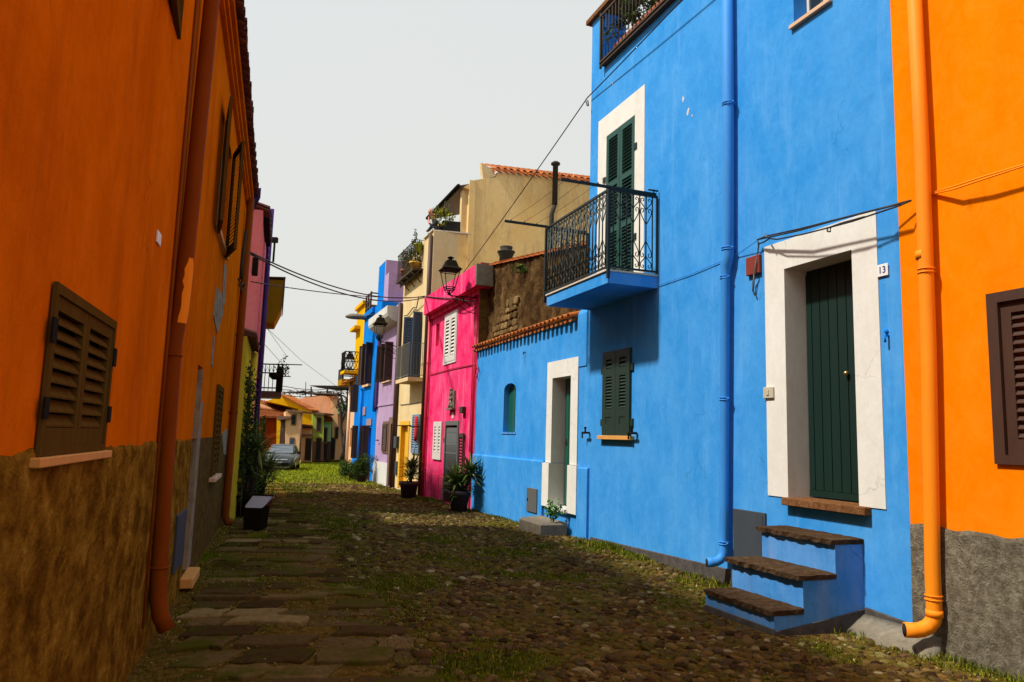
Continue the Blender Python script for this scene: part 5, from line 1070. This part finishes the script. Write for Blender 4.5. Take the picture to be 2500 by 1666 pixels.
# distant wooded hill behind
A=thing('pergola','dark metal pergola roof on thin posts above the far houses','pergola',at(*zf(1200,300),60))
part('canopy',MB().prism([at(*zf(880,150),58),at(*zf(1640,160),58),at(*zf(1640,205),58),at(*zf(1200,196),58)],(0,3,0)),M['dark'],A)
for x_ in (925,1208): part('post',MB().tube([at(*zf(x_,175),58.5),at(*zf(x_+2,345),58.5)],.06,5),M['black'],A)
for x_ in (1445,1555): part('post',MB().tube([at(*zf(x_,205),58.5),at(*zf(x_,480),58.5)],.06,5),M['black'],A)
VT=thing('vine_tree','old bare vine with two twisted trunks carried on a wire pergola','vine',at(*zf(1480,1420),52))
def vp(pts,r0,r1,Y=52):
    P=[at(*zf(*p),Y+random.uniform(-.2,.2)) for p in pts]; mb=MB().tube(P,[lerp(r0,r1,i/(len(P)-1)) for i in range(len(P))],7); return mb
part('trunk',vp([(1455,1450),(1490,1300),(1475,1100),(1440,900),(1450,700),(1440,600),(1400,480),(1410,380)],.17,.07),M['stem'],VT)
part('trunk',vp([(1530,1450),(1500,1250),(1510,1050),(1570,850),(1565,690),(1530,560),(1560,450),(1545,360)],.13,.07),M['stem'],VT)
mb=MB()
for pts in ([(1490,700),(1500,560),(1480,450),(1450,340),(1300,310),(1100,300),(900,290),(750,270),(600,275),(420,280)],[(1460,800),(1520,600),(1560,500),(1540,380),(1480,330),(1350,320),(1200,290)],[(1560,420),(1600,350),(1640,340)],[(1440,330),(1400,300),(1250,325),(1000,310),(820,265),(700,285),(560,262)],[(700,275),(790,250),(830,262),(900,300)]):
    v=vp(pts,.09,.04,53); mb.add(v.v,v.f,True)
for k in range(110):
    x_=random.uniform(420,1640); y_=290+random.gauss(0,14); P=[(x_,y_),(x_+random.gauss(0,25),y_-random.uniform(-10,30)),(x_+random.gauss(0,45),y_-random.uniform(-25,55))]
    v=vp(P,.025,.01,53); mb.add(v.v,v.f,True)
for k in range(60):
    x_=random.uniform(1380,1620); y_=random.uniform(340,620); P=[(x_,y_),(x_+random.gauss(0,30),y_+random.gauss(0,40)),(x_+random.gauss(0,50),y_+random.gauss(0,70))]
    v=vp(P,.03,.012,52); mb.add(v.v,v.f,True)
part('branches',mb,M['stem'],VT)
mb=MB()
for pts in ([(405,160),(700,210),(1000,235),(1200,215),(1440,210)],[(400,225),(560,232),(720,290),(1450,240)],[(410,300),(600,340),(800,355),(1000,340),(1250,300)]): mb.tube([at(*zf(*p),54) for p in pts],.022,4)
for x_,a_2,b_2 in ((572,230,350),(730,290,370),(830,95,350),(925,300,340)): mb.tube([at(*zf(x_,a_2),54),at(*zf(x_,b_2),54)],.025,4)
single('wire_frame',mb,M['black'],'thin wires and poles of the vine trellis above the far roofs','trellis')
# spire shaped plant + lawn edge bushes
c=at(*zf(70,1150),45); SP=thing('cypress_sapling','thin dark pointed sapling behind the left wall near the car','tree',(c[0],c[1],G(c[0],c[1])))
pts_=[]; zb0=G(c[0],c[1]); zt0=at(*zf(92,690),45)[2]
for k in range(700):
    t=rng.random(); w_=.38*(1-t)**.7; an=rng.uniform(0,6.28); pts_.append((c[0]+w_*math.cos(an)*rng.random(),c[1]+w_*math.sin(an)*rng.random(),zb0+.3+(zt0-zb0-.3)*t))
part('crown',leaves(MB(),pts_,.14),M['boxleaf'],SP,weld=False); part('trunk',MB().tube([(c[0],c[1],zb0),(c[0],c[1],zb0+1)],.04,6),M['stem'],SP)
c=gat(606,1165); 
# ------------------------------------------------------------------ cables
def cable(name,label,paths,r,group='cables strung over the lane',mat=None):
    mb=MB()
    for P in paths: mb.tube(P,r,5)
    return single(name,mb,mat or M['cable'],label,'cable',group)
A0=L(8.3,.12,L.uv(607,612,.12)[1]); ja=R.uv(*zp(850,680),.3); J=R(ja[0],.3,ja[1]); e_=R.uv(*zp(1140,700),.32); Eb=R(e_[0],.32,e_[1])
q=at(612,617,13.6)
cable('overhead_cable','thick twisted black cable from the left orange house to the pink cornice',[sag(q,J,.35,30),sag((q[0],q[1],q[2]-.03),(J[0],J[1],J[2]-.05),.42,30),sag(J,Eb,.02,8),sag(Eb,R(13.2,.1,R.uv(*zp(1380,700),.1)[1]),.03,8)],.016)
q2=at(612,688,13.6); 
cable('overhead_cable','thinner straight black cable just below the thick twisted one',[sag(q2,(J[0],J[1],J[2]-.03),.12,24)],.011)
k1=R.uv(*zp(830,690),.06); k2=R.uv(*zp(745,790),.03); k3=R.uv(*zp(660,870),.03)
cable('wall_cable','drooping cable on the upper cream wall beside the pink cornice',[[R(k1[0],.2,k1[1]),R(lerp(k1[0],k2[0],.6),.06,k2[1]-.1),R(k2[0],.05,k2[1]),R(lerp(k2[0],k3[0],.6),.05,k3[1]-.05),R(k3[0],.05,k3[1])]],.02)
ca=R.uv(1435,238,.06); cbp=R.uv(1748,0,.12); cc=S.uv(1140,655)
P0_=R(ca[0],.06,ca[1]); far=R.uv(1118,690,.05); 
cable('overhead_cable','long thin cable climbing past the corner of the tall blue house',[sag(P0_,R(cbp[0]-.6,.25,cbp[1]+.45),.02,12),sag(P0_,R(far[0],.1,far[1]),.05,20),[P0_,R(ca[0]-.03,.12,ca[1]-.08),R(ca[0]-.07,.1,ca[1]-.22),R(ca[0]-.02,.05,ca[1]-.18),R(ca[0]+.02,.05,ca[1]-.05)]],.012)
def rp(pts,o): return [R(*(lambda t:(t[0],oo,t[1]))(R.uv(*zt(*p),oo))) for p,oo in zip(pts,o)]
o1=[.10,.14,.16,.18,.20]
cable('wall_cable','bundle of black cables sagging across the white surround of door number 13',[
 rp([(190,415),(280,380),(600,310),(1350,120),(1665,38)],[.10,.14,.2,.2,.10]),
 rp([(190,415),(290,395),(600,325),(900,240),(1350,124),(1560,72)],[.10,.14,.2,.2,.2,.2]),
 rp([(205,455),(250,440),(310,402),(380,412),(640,360),(875,300),(1100,240),(1340,160),(1550,90),(1665,40)],[.06,.1,.14,.16,.2,.22,.22,.2,.2,.12]),
 rp([(875,300),(1000,255),(1220,195)],[.22,.22,.22]),
 rp([(860,300),(895,300),(890,338),(865,336),(862,302)],[.22]*5)],.010,'cables fixed to the walls')
cable('wall_cable','short grey cable dropping over the rusty junction box',[rp([(195,415),(205,470),(190,560),(178,640),(165,740),(150,830),(150,900),(168,945)],[.08,.05,.03,.07,.07,.04,.04,.04]),rp([(160,740),(158,830),(150,905)],[.07,.05,.05]),rp([(265,360),(275,380),(285,400)],[.1,.16,.16])],.011,'cables fixed to the walls',M['greybox'])
def rpx(pts,o): return [R(*(lambda t:(t[0],oo,t[1]))(R.uv(*p,oo))) for p,oo in zip(pts,o)]
cable('wall_cable','thin blue painted cable from the balcony towards the blue downpipe',[rpx([(1607,697),(1690,668),(1765,636)],[.02]*3),rpx([(1800,622),(1848,588)],[.03,.1])],.006,'cables fixed to the walls',M['bluepipe'])
cable('wall_cable','orange painted cable sagging along the bright orange wall',[rpx([(2275,472),(2330,455),(2400,432),(2500,402),(2560,385)],[.03,.12,.14,.14,.14]),rpx([(2270,476),(2330,462),(2405,437),(2500,406),(2560,390)],[.03,.12,.14,.14,.14])],.009,'cables fixed to the walls',M['orangepipe'])
cable('wall_cable','dark cable crossing the pink wall below the white shutters',[rpx([zq(900,255),zq(1100,200),zq(1340,150)],[.03]*3),rpx([zq(1345,150),zq(1365,220),zq(1350,290),zq(1335,240),zq(1350,160)],[.05]*5)],.014,'cables fixed to the walls',M['redpipe'])
cable('wall_cable','thin grey cable across the middle of the cream wall',[rpx([zp(615,1720),zp(720,1708),zp(825,1690)],[.02]*3)],.012,'cables fixed to the walls',M['greybox'])
cable('distant_wire','faint thin wires crossing the sky above the far houses',[[at(640,790,40),at(735,880,52),at(830,950,60)],[at(640,785,40),at(700,870,50)],[at(645,840,40),at(690,890,45),at(705,905,48)]],.012)
# ------------------------------------------------------------------ person on the terrace
def skin_person():
    u_,z_=R.uv(1050,583,.0); base=np.array(R(u_+.0,-.12,zpar-1.02)); print('person',u_,z_)
    PR=thing('person','bald person in a dark top leaning on the terrace parapet, chin in hand','person',tuple(base))
    # local axes: f = towards the street, s = along the wall (away), z up
    f=np.array([R.n[0],R.n[1],0]); s=np.array([R.d[0],R.d[1],0]); zz=np.array([0,0,1.])
    def q(a,b,c): return tuple(f*a+s*b+zz*c)
    V=[(-.25,0,.95,.15),(-.20,0,1.15,.15),(-.08,0,1.36,.17),(.02,0,1.50,.09),(.07,0,1.58,.065),(.12,0,1.68,.10),(.13,0,1.78,.095),
       (-.05,-.20,1.40,.075),(.14,-.26,1.17,.055),(.22,-.06,1.38,.04),(.19,-.01,1.52,.035),
       (-.05,.20,1.40,.075),(.12,.28,1.16,.055),(.20,.16,1.09,.04),(.22,.02,1.075,.035),
       (-.25,-.10,.85,.10),(-.24,-.10,.45,.075),(-.26,-.10,.06,.055),(-.14,-.10,.03,.045),(-.25,.10,.85,.10),(-.24,.10,.45,.075),(-.26,.10,.06,.055),(-.14,.10,.03,.045)]
    E=[(0,1),(1,2),(2,3),(3,4),(4,5),(5,6),(2,7),(7,8),(8,9),(9,10),(2,11),(11,12),(12,13),(13,14),(0,15),(15,16),(16,17),(17,18),(0,19),(19,20),(20,21),(21,22)]
    # fingers
    for root,d,up in ((10,(.02,.0,.05),.012),(14,(.05,-.01,-.01),.012)):
        r0=V[root]
        for k in range(5):
            o_=(k-2)*.018; ln=(.7,.95,1,.92,.75)[k]
            V.append((r0[0]+d[0]*ln,r0[1]+o_+d[1],r0[2]+d[2]*ln,.010)); E.append((root,len(V)-1)); V.append((r0[0]+d[0]*ln*1.6-.01,r0[1]+o_+d[1]*1.5,r0[2]+d[2]*ln*1.5-.008,.009)); E.append((len(V)-2,len(V)-1))
    me=bpy.data.meshes.new('body'); me.from_pydata([q(*v[:3]) for v in V],E,[]); o=bpy.data.objects.new('body',me); COL.objects.link(o)
    sk=o.modifiers.new('skin','SKIN'); 
    for i,v in enumerate(V): me.skin_vertices[0].data[i].radius=(v[3],v[3])
    me.skin_vertices[0].data[0].use_root=True
    sb=o.modifiers.new('sub','SUBSURF'); sb.levels=sb.render_levels=1
    dg=bpy.context.evaluated_depsgraph_get(); me2=bpy.data.meshes.new_from_object(o.evaluated_get(dg)); bpy.data.objects.remove(o)
    o=bpy.data.objects.new('body',me2); COL.objects.link(o); o.parent=PR; ROOT[o.name]=tuple(base)
    skin=paint('skin',(.52,.20,.13),.6,.1); cloth=paint('dark_shirt',(.02,.022,.03),.9,.2); me2.materials.append(cloth); me2.materials.append(skin)
    F3=np.array(f)
    for p in me2.polygons:
        c_=np.array(p.center); a_=c_@f; z__=c_[2]; b_=c_@s
        if z__>1.50 or (a_>.17 and z__>1.3) or (a_>.24): p.material_index=1
        p.use_smooth=True
    bb=tuple(base)
    Q=lambda a,b,c:tuple(base+np.array(q(a,b,c)))
    hd_=MB().ball((.135,0,1.755),.098,.08,.125,14,Q); hd_.ball((.205,-.065,1.74),.02,.018,.03,8,Q)  # head, nose
    for sy_ in (-1,1): hd_.ball((.12,sy_*.082,1.75),.02,.012,.032,8,Q)
    part('head',hd_,skin,PR)
    fc=MB(); 
    for sy_ in (-1,1): fc.ball((.197+sy_*.022,-.060+sy_*.03,1.775),.012,.013,.009,6,Q)
    fc.ball((.203,-.056,1.69),.012,.022,.006,6,Q); part('face_features',fc,cloth,PR)
    hr=MB()
    for sy_ in (-1,1): hr.ball((.09,sy_*.072,1.765),.045,.018,.05,8,Q)
    hr.ball((.05,0,1.76),.03,.07,.06,8,Q); part('hair',hr,M['greybox'],PR)
skin_person()
# ------------------------------------------------------------------ ground
def vnoise(x,y,s,seed=0):
    r_=np.random.default_rng(seed); g=r_.random((256,256)); x=np.asarray(x)/s+1000; y=np.asarray(y)/s+1000; xi=np.floor(x).astype(int); yi=np.floor(y).astype(int); fx_=x-xi; fy=y-yi; fx_=fx_*fx_*(3-2*fx_); fy=fy*fy*(3-2*fy)
    a=g[xi%256,yi%256];b=g[(xi+1)%256,yi%256];c=g[xi%256,(yi+1)%256];d=g[(xi+1)%256,(yi+1)%256]; return (a*(1-fx_)+b*fx_)*(1-fy)+(c*(1-fx_)+d*fx_)*fy
def fb(x,y,s,seed=0): return vnoise(x,y,s,seed)*.55+vnoise(x,y,s/2.1,seed+1)*.28+vnoise(x,y,s/4.3,seed+2)*.17
XL=lambda y:-2.63-.308*(y-5.73)
XR=lambda y:3.71-.378*(y-7.95)
XE=lambda y:np.interp(y,[3,5.14,7.17,9.72,13.82,18.1,24,30],[-.15,-.64,-1.28,-2.15,-3.49,-4.9,-6.9,-9.0])
def grassmask(x,y):
    """0 bare .. 1 grassy"""
    n_=fb(x,y,1.0,11); near=np.clip(1-(XR(y)-x)/1.0,0,1); mid=np.exp(-((x-(XE(y)+.35))/.5)**2)
    g_=np.clip((n_-.50)*5,0,1)*.75+near*.65*np.clip((vnoise(x,y,.5,5)-.2)*2,0,1)+mid*.42
    g_=g_*np.interp(y,[4,9,15,20,30],[.92,.95,.75,.5,.45]); g_=np.where(y>30.5,np.clip((fb(x,y,1.5,31)-.35)*3+(y-35)*.4,0,1),g_); return np.clip(g_,0,1)
ys=np.concatenate([np.arange(-14,3,1.),np.arange(3,30,.22),np.arange(30,60,.8),np.array([60,63,66,70,75,80,90,110,150,220,350,600,1000])])
xs=np.concatenate([np.array([-700,-400,-200,-100,-60,-40,-30]),np.arange(-24,6,.28),np.array([6,8,12,18,30,60,120,250,500,700])])
Xg,Yg_=np.meshgrid(xs,ys); Zg=gz(Xg,Yg_)+(fb(Xg,Yg_,.9,3)-.5)*.035*(np.abs(Xg)<26)
V=np.stack([Xg,Yg_,Zg],-1).reshape(-1,3); nx=len(xs); F=[(j*nx+i,j*nx+i+1,(j+1)*nx+i+1,(j+1)*nx+i) for j in range(len(ys)-1) for i in range(nx-1)]
me=bpy.data.meshes.new('ground'); me.from_pydata(V.tolist(),[],F); at_=me.attributes.new('green','FLOAT','POINT'); at_.data.foreach_set('value',grassmask(V[:,0],V[:,1]).astype(np.float32))
me.polygons.foreach_set('use_smooth',[True]*len(F))
m_,nt,b_=newmat('packed_earth_and_moss'); v=mapv(nt); n1=noise(nt,v,14,8,.7); r=ramp(nt,[(.3,(.05,.030,.006)),(.55,(.15,.090,.020)),(.75,(.26,.165,.042))]); nt.links.new(n1,r.inputs[0])
at2=N(nt,'ShaderNodeAttribute',attribute_name='green'); n2=noise(nt,v,9,6,.7); r2=ramp(nt,[(.3,(.030,.036,.002)),(.55,(.085,.095,.005)),(.8,(.17,.17,.012))]); nt.links.new(n2,r2.inputs[0])
fac=mth(nt,'MULTIPLY',at2.outputs['Fac'],1.1); k_=mth(nt,'ADD',mth(nt,'SUBTRACT',fac,.45),mth(nt,'MULTIPLY',n2,.7)); rk=ramp(nt,[(.3,(0,0,0)),(.5,(1,1,1))]); nt.links.new(k_,rk.inputs[0])
nt.links.new(mixc(nt,rk.outputs[0],r.outputs[0],r2.outputs[0]),b_.inputs['Base Color']); b_.inputs['Roughness'].default_value=.95; b_.inputs['Specular IOR Level'].default_value=0; bump(nt,b_,mth(nt,'ADD',n1,n2),1,.03)
me.materials.append(m_); o=bpy.data.objects.new('ground',me); COL.objects.link(o); tag(o,'packed earth lane with moss and grass between the houses','ground',kind='structure')
def ico(sub):
    bm=bmesh.new(); bmesh.ops.create_icosphere(bm,subdivisions=sub,radius=1); v=np.array([q.co[:] for q in bm.verts]); f=np.array([[w.index for w in p.verts] for p in bm.faces]); bm.free(); return v,f
def bulk(name,Vs,Fs,mat,label,cat,kind,smooth=True):
    me=bpy.data.meshes.new(name); V=np.concatenate(Vs) if isinstance(Vs,list) else Vs; me.vertices.add(len(V)); me.vertices.foreach_set('co',V.astype(np.float32).ravel())
    k=Fs.shape[1]; me.loops.add(Fs.size); me.loops.foreach_set('vertex_index',Fs.astype(np.int32).ravel()); me.polygons.add(len(Fs)); me.polygons.foreach_set('loop_start',np.arange(0,Fs.size,k,dtype=np.int32)); me.polygons.foreach_set('loop_total',np.full(len(Fs),k,dtype=np.int32))
    me.polygons.foreach_set('use_smooth',np.full(len(Fs),smooth)); me.update(calc_edges=True); me.validate(); me.materials.append(mat); o=bpy.data.objects.new(name,me); COL.objects.link(o); return tag(o,label,cat,kind=kind)
M['cobble']=islands('river_cobbles',[(0,(.045,.024,.008)),(.22,(.12,.058,.018)),(.40,(.11,.072,.034)),(.58,(.19,.088,.026)),(.72,(.17,.122,.062)),(.84,(.27,.15,.042)),(.94,(.32,.21,.07)),(.98,(.48,.38,.17)),(1,(.6,.5,.28))],.85,(.095,.092,.008),.48,.60,9,.7,.03,1.3)
cv,cf=[],[]; off=0
def cobbles(y0,y1,p,sub,sc__):
    global off
    v0,f0=ico(sub); P=[]
    y=y0; row=0
    while y<y1:
        x=float(XE(y))-.05+(p*.5 if row%2 else 0)
        while x<XR(y)+.02:
            P.append((x,y)); x+=p*1.12
        y+=p*.86; row+=1
    P=np.array(P); P+=rng.normal(size=P.shape)*p*.17
    gm=grassmask(P[:,0],P[:,1]); keep=rng.random(len(P))>np.clip(gm*1.05-.02,0.10,.90); keep&=P[:,0]>XE(P[:,1])+.05
    # keep clear of the steps
    uu=(P-R.p)@R.d; oo=(P-R.p)@R.n; keep&=~((uu>-.02)&(uu<1.2)&(oo<1.2)); keep&=oo>.04; P=P[keep]; n_=len(P)
    sz=rng.lognormal(0,.28,n_)*p*.54; ax=np.stack([sz*rng.uniform(.85,1.25,n_),sz*rng.uniform(.65,1.0,n_),sz*rng.uniform(.38,.62,n_)],1)
    an=rng.normal(0,.6,n_); c,s=np.cos(an),np.sin(an); V=v0[None]*ax[:,None]; V=V*(1+rng.normal(0,.05,(n_,len(v0),1)))
    tl=rng.normal(0,.16,(n_,2)); V[:,:,2]+=V[:,:,0]*tl[:,None,0]+V[:,:,1]*tl[:,None,1]
    X=V[:,:,0]*c[:,None]-V[:,:,1]*s[:,None]; Y=V[:,:,0]*s[:,None]+V[:,:,1]*c[:,None]
    z=gz(P[:,0],P[:,1])+(fb(P[:,0],P[:,1],.9,3)-.5)*.035+ax[:,2]*rng.uniform(-.62,.16,n_)
    V=np.stack([X+P[:,0,None],Y+P[:,1,None],V[:,:,2]+z[:,None]],-1).reshape(-1,3); F=(f0[None]+(np.arange(n_)*len(v0))[:,None,None]).reshape(-1,3)+off
    cv.append(V); cf.append(F); off+=len(V); return n_
print('cobbles',cobbles(3.9,10.5,.076,2,1),cobbles(10.5,19,.088,1,1),cobbles(19,38,.13,1,1))
bulk('cobblestones',cv,np.concatenate(cf),M['cobble'],'rounded river cobbles set in earth and grass','cobblestones','stuff')
# flagstone path
mb=MB(); y=3.6
M['flag']=islands('worn_flagstone',[(0,(.055,.032,.010)),(.3,(.12,.072,.026)),(.6,(.20,.13,.048)),(.88,(.29,.19,.075)),(1,(.44,.31,.13))],.9,(.060,.064,.005),.48,.58,3,.9,.0,.7)
while y<23:
    dpt=random.uniform(.20,.40); xa=float(XL(y))+.12+random.uniform(0,.1); xb=float(XE(y))+random.uniform(-.06,.14); x=xa
    while x<xb-.1:
        w_=random.uniform(.26,.66); 
        if x+w_>xb-.15: w_=xb-x
        if w_>.12 and random.random()<.84:
            g_=random.uniform(.01,.03); k=10; j=lambda s=.02: random.gauss(0,s)
            c_=[(x+g_+j(),y+g_+j()),(x+w_*.33,y+g_+j()),(x+w_*.66,y+g_+j()),(x+w_-g_+j(),y+g_+j()),(x+w_-g_+j(),y+dpt*.5),(x+w_-g_+j(),y+dpt-g_+j()),(x+w_*.66,y+dpt-g_+j()),(x+w_*.33,y+dpt-g_+j()),(x+g_+j(),y+dpt-g_+j()),(x+g_+j(),y+dpt*.5)]
            cx_=sum(a for a,_ in c_)/10; cy_=sum(b for _,b in c_)/10; zo=random.uniform(-.012,.028); sk_=-.31
            def PT(p,f_,dz):
                xx=cx_+(p[0]-cx_)*f_; yy=cy_+(p[1]-cy_)*f_; xx2=xx; yy2=yy+(xx-xa)*.25; return (xx2,yy2,G(xx2,yy2)+dz)
            mb.loft([[PT(p,1,-.05) for p in c_],[PT(p,1.0,zo) for p in c_],[PT(p,.96,zo+.010) for p in c_],[PT(p,.5,zo+.012+random.uniform(-.003,.004)) for p in c_]],True,False)
        x+=w_
    y+=dpt
single('path',mb,M['flag'],'path of worn mossy flagstones along the left houses','path',kind='structure',loc=(0,0,0))
# grass
def blades(n_,y0,y1,h0,h1,seed,thr,w_=.004,xf=None):
    r_=np.random.default_rng(seed); y=y0+(y1-y0)*r_.random(n_)**1.0; a=XL(y)+.05; b=XR(y)-.02; x=a+(b-a)*r_.random(n_)
    if xf: x=xf(x,y,r_)
    g_=grassmask(x,y); onp=(x<XE(y)-.02); g_=np.where(onp,.25*np.clip((fb(x,y,.5,21)-.45)*5,0,1)+.35*np.exp(-((x-XL(y))/.25)**2),g_)
    uu=(np.stack([x,y],1)-R.p)@R.d; oo=(np.stack([x,y],1)-R.p)@R.n
    k=(r_.random(n_)<g_**thr)&~((uu>-.0)&(uu<1.18)&(oo<1.19))&(oo>.03); x,y,g_=x[k],y[k],g_[k]; n_=len(x)
    z=gz(x,y)+(fb(x,y,.9,3)-.5)*.035; h=r_.uniform(h0,h1,n_)*(.5+g_); an=r_.uniform(0,6.28,n_); ln=r_.uniform(.1,.8,n_)*h; w=w_*r_.uniform(.7,1.6,n_)*(1+y/14)
    dx,dy_=np.cos(an),np.sin(an); 
    p0=np.stack([x-dy_*w,y+dx*w,z-.01],1); p1=np.stack([x+dy_*w,y-dx*w,z-.01],1); m0=np.stack([x+dx*ln*.35-dy_*w*.7,y+dy_*ln*.35+dx*w*.7,z+h*.6],1); m1=np.stack([x+dx*ln*.35+dy_*w*.7,y+dy_*ln*.35-dx*w*.7,z+h*.6],1); t_=np.stack([x+dx*ln,y+dy_*ln,z+h],1)
    V=np.stack([p0,p1,m1,m0,t_],1).reshape(-1,3); i=np.arange(n_)[:,None]*5; F=np.concatenate([i+[0,1,2],i+[0,2,3],i+[3,2,4]]); return V,F
VV=[];FF=[];of=0
for args in ((150000,3.9,11,.010,.036,1,1.15,.0022),(120000,11,24,.015,.05,2,1.15,.003),(26000,5,24,.025,.085,3,1.2,.003,lambda x,y,r_:XR(y)-.03-np.abs(r_.normal(0,.22,len(x)))),(60000,24,34,.03,.08,4,1.,.005),(12000,4.5,24,.015,.045,6,.8,.0025,lambda x,y,r_:XE(y)+r_.normal(.25,.25,len(x)))):
    V,F=blades(*args); VV.append(V); FF.append(F+of); of+=len(V)
bulk('grass',VV,np.concatenate(FF),M['grass'],'short weedy grass growing between the cobbles and along the walls','grass','stuff',False)
r_=np.random.default_rng(41); n_=150000; y=3.8+14*r_.random(n_)**1.6; x=XL(y)+.05+(XR(y)-XL(y)-.08)*r_.random(n_); g_=grassmask(x,y); g_=np.where(x<XE(y),.22+.5*np.clip((fb(x,y,.6,77)-.5)*5,0,1),g_); k=r_.random(n_)<(.10+.9*g_)*np.clip((fb(x,y,.22,51)-.32)*4,.05,1)
uu=(np.stack([x,y],1)-R.p)@R.d; oo=(np.stack([x,y],1)-R.p)@R.n; k&=~((uu>-.02)&(uu<1.2)&(oo<1.2))&(oo>.03); x,y=x[k],y[k]; n_=len(x); z=gz(x,y)+(fb(x,y,.9,3)-.5)*.035+r_.uniform(.0,.020,n_)
a=r_.uniform(0,6.28,n_); sz=r_.uniform(.004,.011,n_)*(1+y/16); t1=r_.normal(0,.35,(n_,2)); c,s_=np.cos(a)*sz,np.sin(a)*sz
def cr(dx,dy_): return np.stack([x+dx,y+dy_,z+dx*t1[:,0]+dy_*t1[:,1]],1)
V=np.stack([cr(-c,-s_),cr(s_*.6,-c*.6),cr(c*1.2,s_*1.2),cr(-s_*.6,c*.6)],1).reshape(-1,3)
M['moss']=leafmat('moss_clover_and_litter',[(0,(.05,.058,.004)),(.42,(.12,.125,.008)),(.60,(.19,.18,.014)),(.66,(.11,.06,.016)),(.92,(.26,.16,.05)),(1,(.5,.42,.2))],.85)
bulk('moss_and_clover',V,np.arange(n_)[:,None]*4+np.array([[0,1,2,3]]),M['moss'],'low moss, clover and leaf litter between the stones','ground cover','stuff',False)
# far lawn beyond the lane
r_=np.random.default_rng(9); n_=110000; y=31+29*r_.random(n_)**1.3; x=-24+22*r_.random(n_); z=gz(x,y)+(fb(x,y,.9,3)-.5)*.035; h=r_.uniform(.04,.12,n_); an=r_.uniform(0,6.28,n_); w=.012
V=np.stack([np.stack([x-np.sin(an)*w,y+np.cos(an)*w,z],1),np.stack([x+np.sin(an)*w,y-np.cos(an)*w,z],1),np.stack([x+np.cos(an)*h*.6,y+np.sin(an)*h*.6,z+h],1)],1).reshape(-1,3)
M['lawn']=leafmat('lawn_blades',[(0,(.13,.16,.006)),(.7,(.26,.30,.010)),(1,(.42,.42,.03))],.7)
bulk('lawn',V,np.arange(n_)[:,None]*3+np.array([[0,1,2]]),M['lawn'],'sunlit lawn at the far end of the lane','grass','stuff',False)
# weeds near pipe and step
for (x_,y_,s_,lb,n_) in ((2185,1540,.12,'small leafy weed beside the steps and the concrete wall foot',90),(2262,1562,.14,'leafy weeds under the mouth of the orange downpipe',160),(1625,1375,.10,'grass tuft at the foot of the wall left of the blue downpipe',60)):
    b=gat(x_,y_); t=cloud((b[0],b[1],b[2]+.05),(s_*1.6,s_,.07),n_,6); single('weed',leaves(MB(),t,.05,1.6),M['leaf'],lb,'plant',weld=False)
# concrete toe at the foot of the blue wall
mb=MB(); us=np.linspace(-.9,-.0,14)
mb.loft([[R(u_,.0,-.5),R(u_,.30+.05*math.sin(u_*11),-.5),R(u_,.26+.05*math.sin(u_*11),-.22+.01*math.sin(u_*17)),R(u_,.12,-.13+.015*math.sin(u_*23)),R(u_,.026,-.075)] for u_ in us],True,True)
part('wall_foot',mb,M['cement'],BH)
# ------------------------------------------------------------------ light
SUNDIR=Vector((R.n[0]*math.cos(math.radians(53)),R.n[1]*math.cos(math.radians(53)),math.sin(math.radians(53))))
sl=bpy.data.lights.new('sun','SUN'); sl.energy=4.8; sl.angle=math.radians(3.5); sl.color=(1,.95,.86); so=bpy.data.objects.new('sun',sl); COL.objects.link(so); so.rotation_mode='QUATERNION'; so.rotation_quaternion=SUNDIR.to_track_quat('Z','Y')
wd=bpy.data.worlds.new('World'); sc.world=wd; wd.use_nodes=True; nt=wd.node_tree; bg=nt.nodes['Background']
sky=N(nt,'ShaderNodeTexSky',sky_type='NISHITA'); sky.sun_disc=False; sky.sun_elevation=math.radians(53); sky.sun_rotation=math.atan2(SUNDIR.x,SUNDIR.y); sky.air_density=1.2; sky.dust_density=6; sky.ozone_density=.6
hs=N(nt,'ShaderNodeHueSaturation'); hs.inputs['Saturation'].default_value=.12; nt.links.new(sky.outputs[0],hs.inputs['Color'])
tc=N(nt,'ShaderNodeTexCoord'); cl=noise(nt,tc.outputs['Generated'],1.6,4,.5); rc=ramp(nt,[(.25,(.745,.79,.815)),(.95,(.80,.80,.75))]); sx3=N(nt,'ShaderNodeSeparateXYZ'); nt.links.new(tc.outputs['Generated'],sx3.inputs[0]); nt.links.new(mth(nt,'ADD',mth(nt,'MULTIPLY',cl,.5),mth(nt,'SUBTRACT',.75,mth(nt,'MULTIPLY',sx3.outputs['Z'],1.1))),rc.inputs[0])
sc10=N(nt,'ShaderNodeVectorMath',operation='SCALE'); sc10.inputs['Scale'].default_value=10; nt.links.new(rc.outputs[0],sc10.inputs[0])
nt.links.new(mixc(nt,.85,hs.outputs[0],sc10.outputs[0]),bg.inputs['Color']); bg.inputs['Strength'].default_value=.10
sc.view_settings.view_transform='Standard'; sc.view_settings.look='None'; sc.view_settings.exposure=.12; sc.view_settings.gamma=1
sc.render.engine='CYCLES'; sc.cycles.max_bounces=6; sc.cycles.diffuse_bounces=4
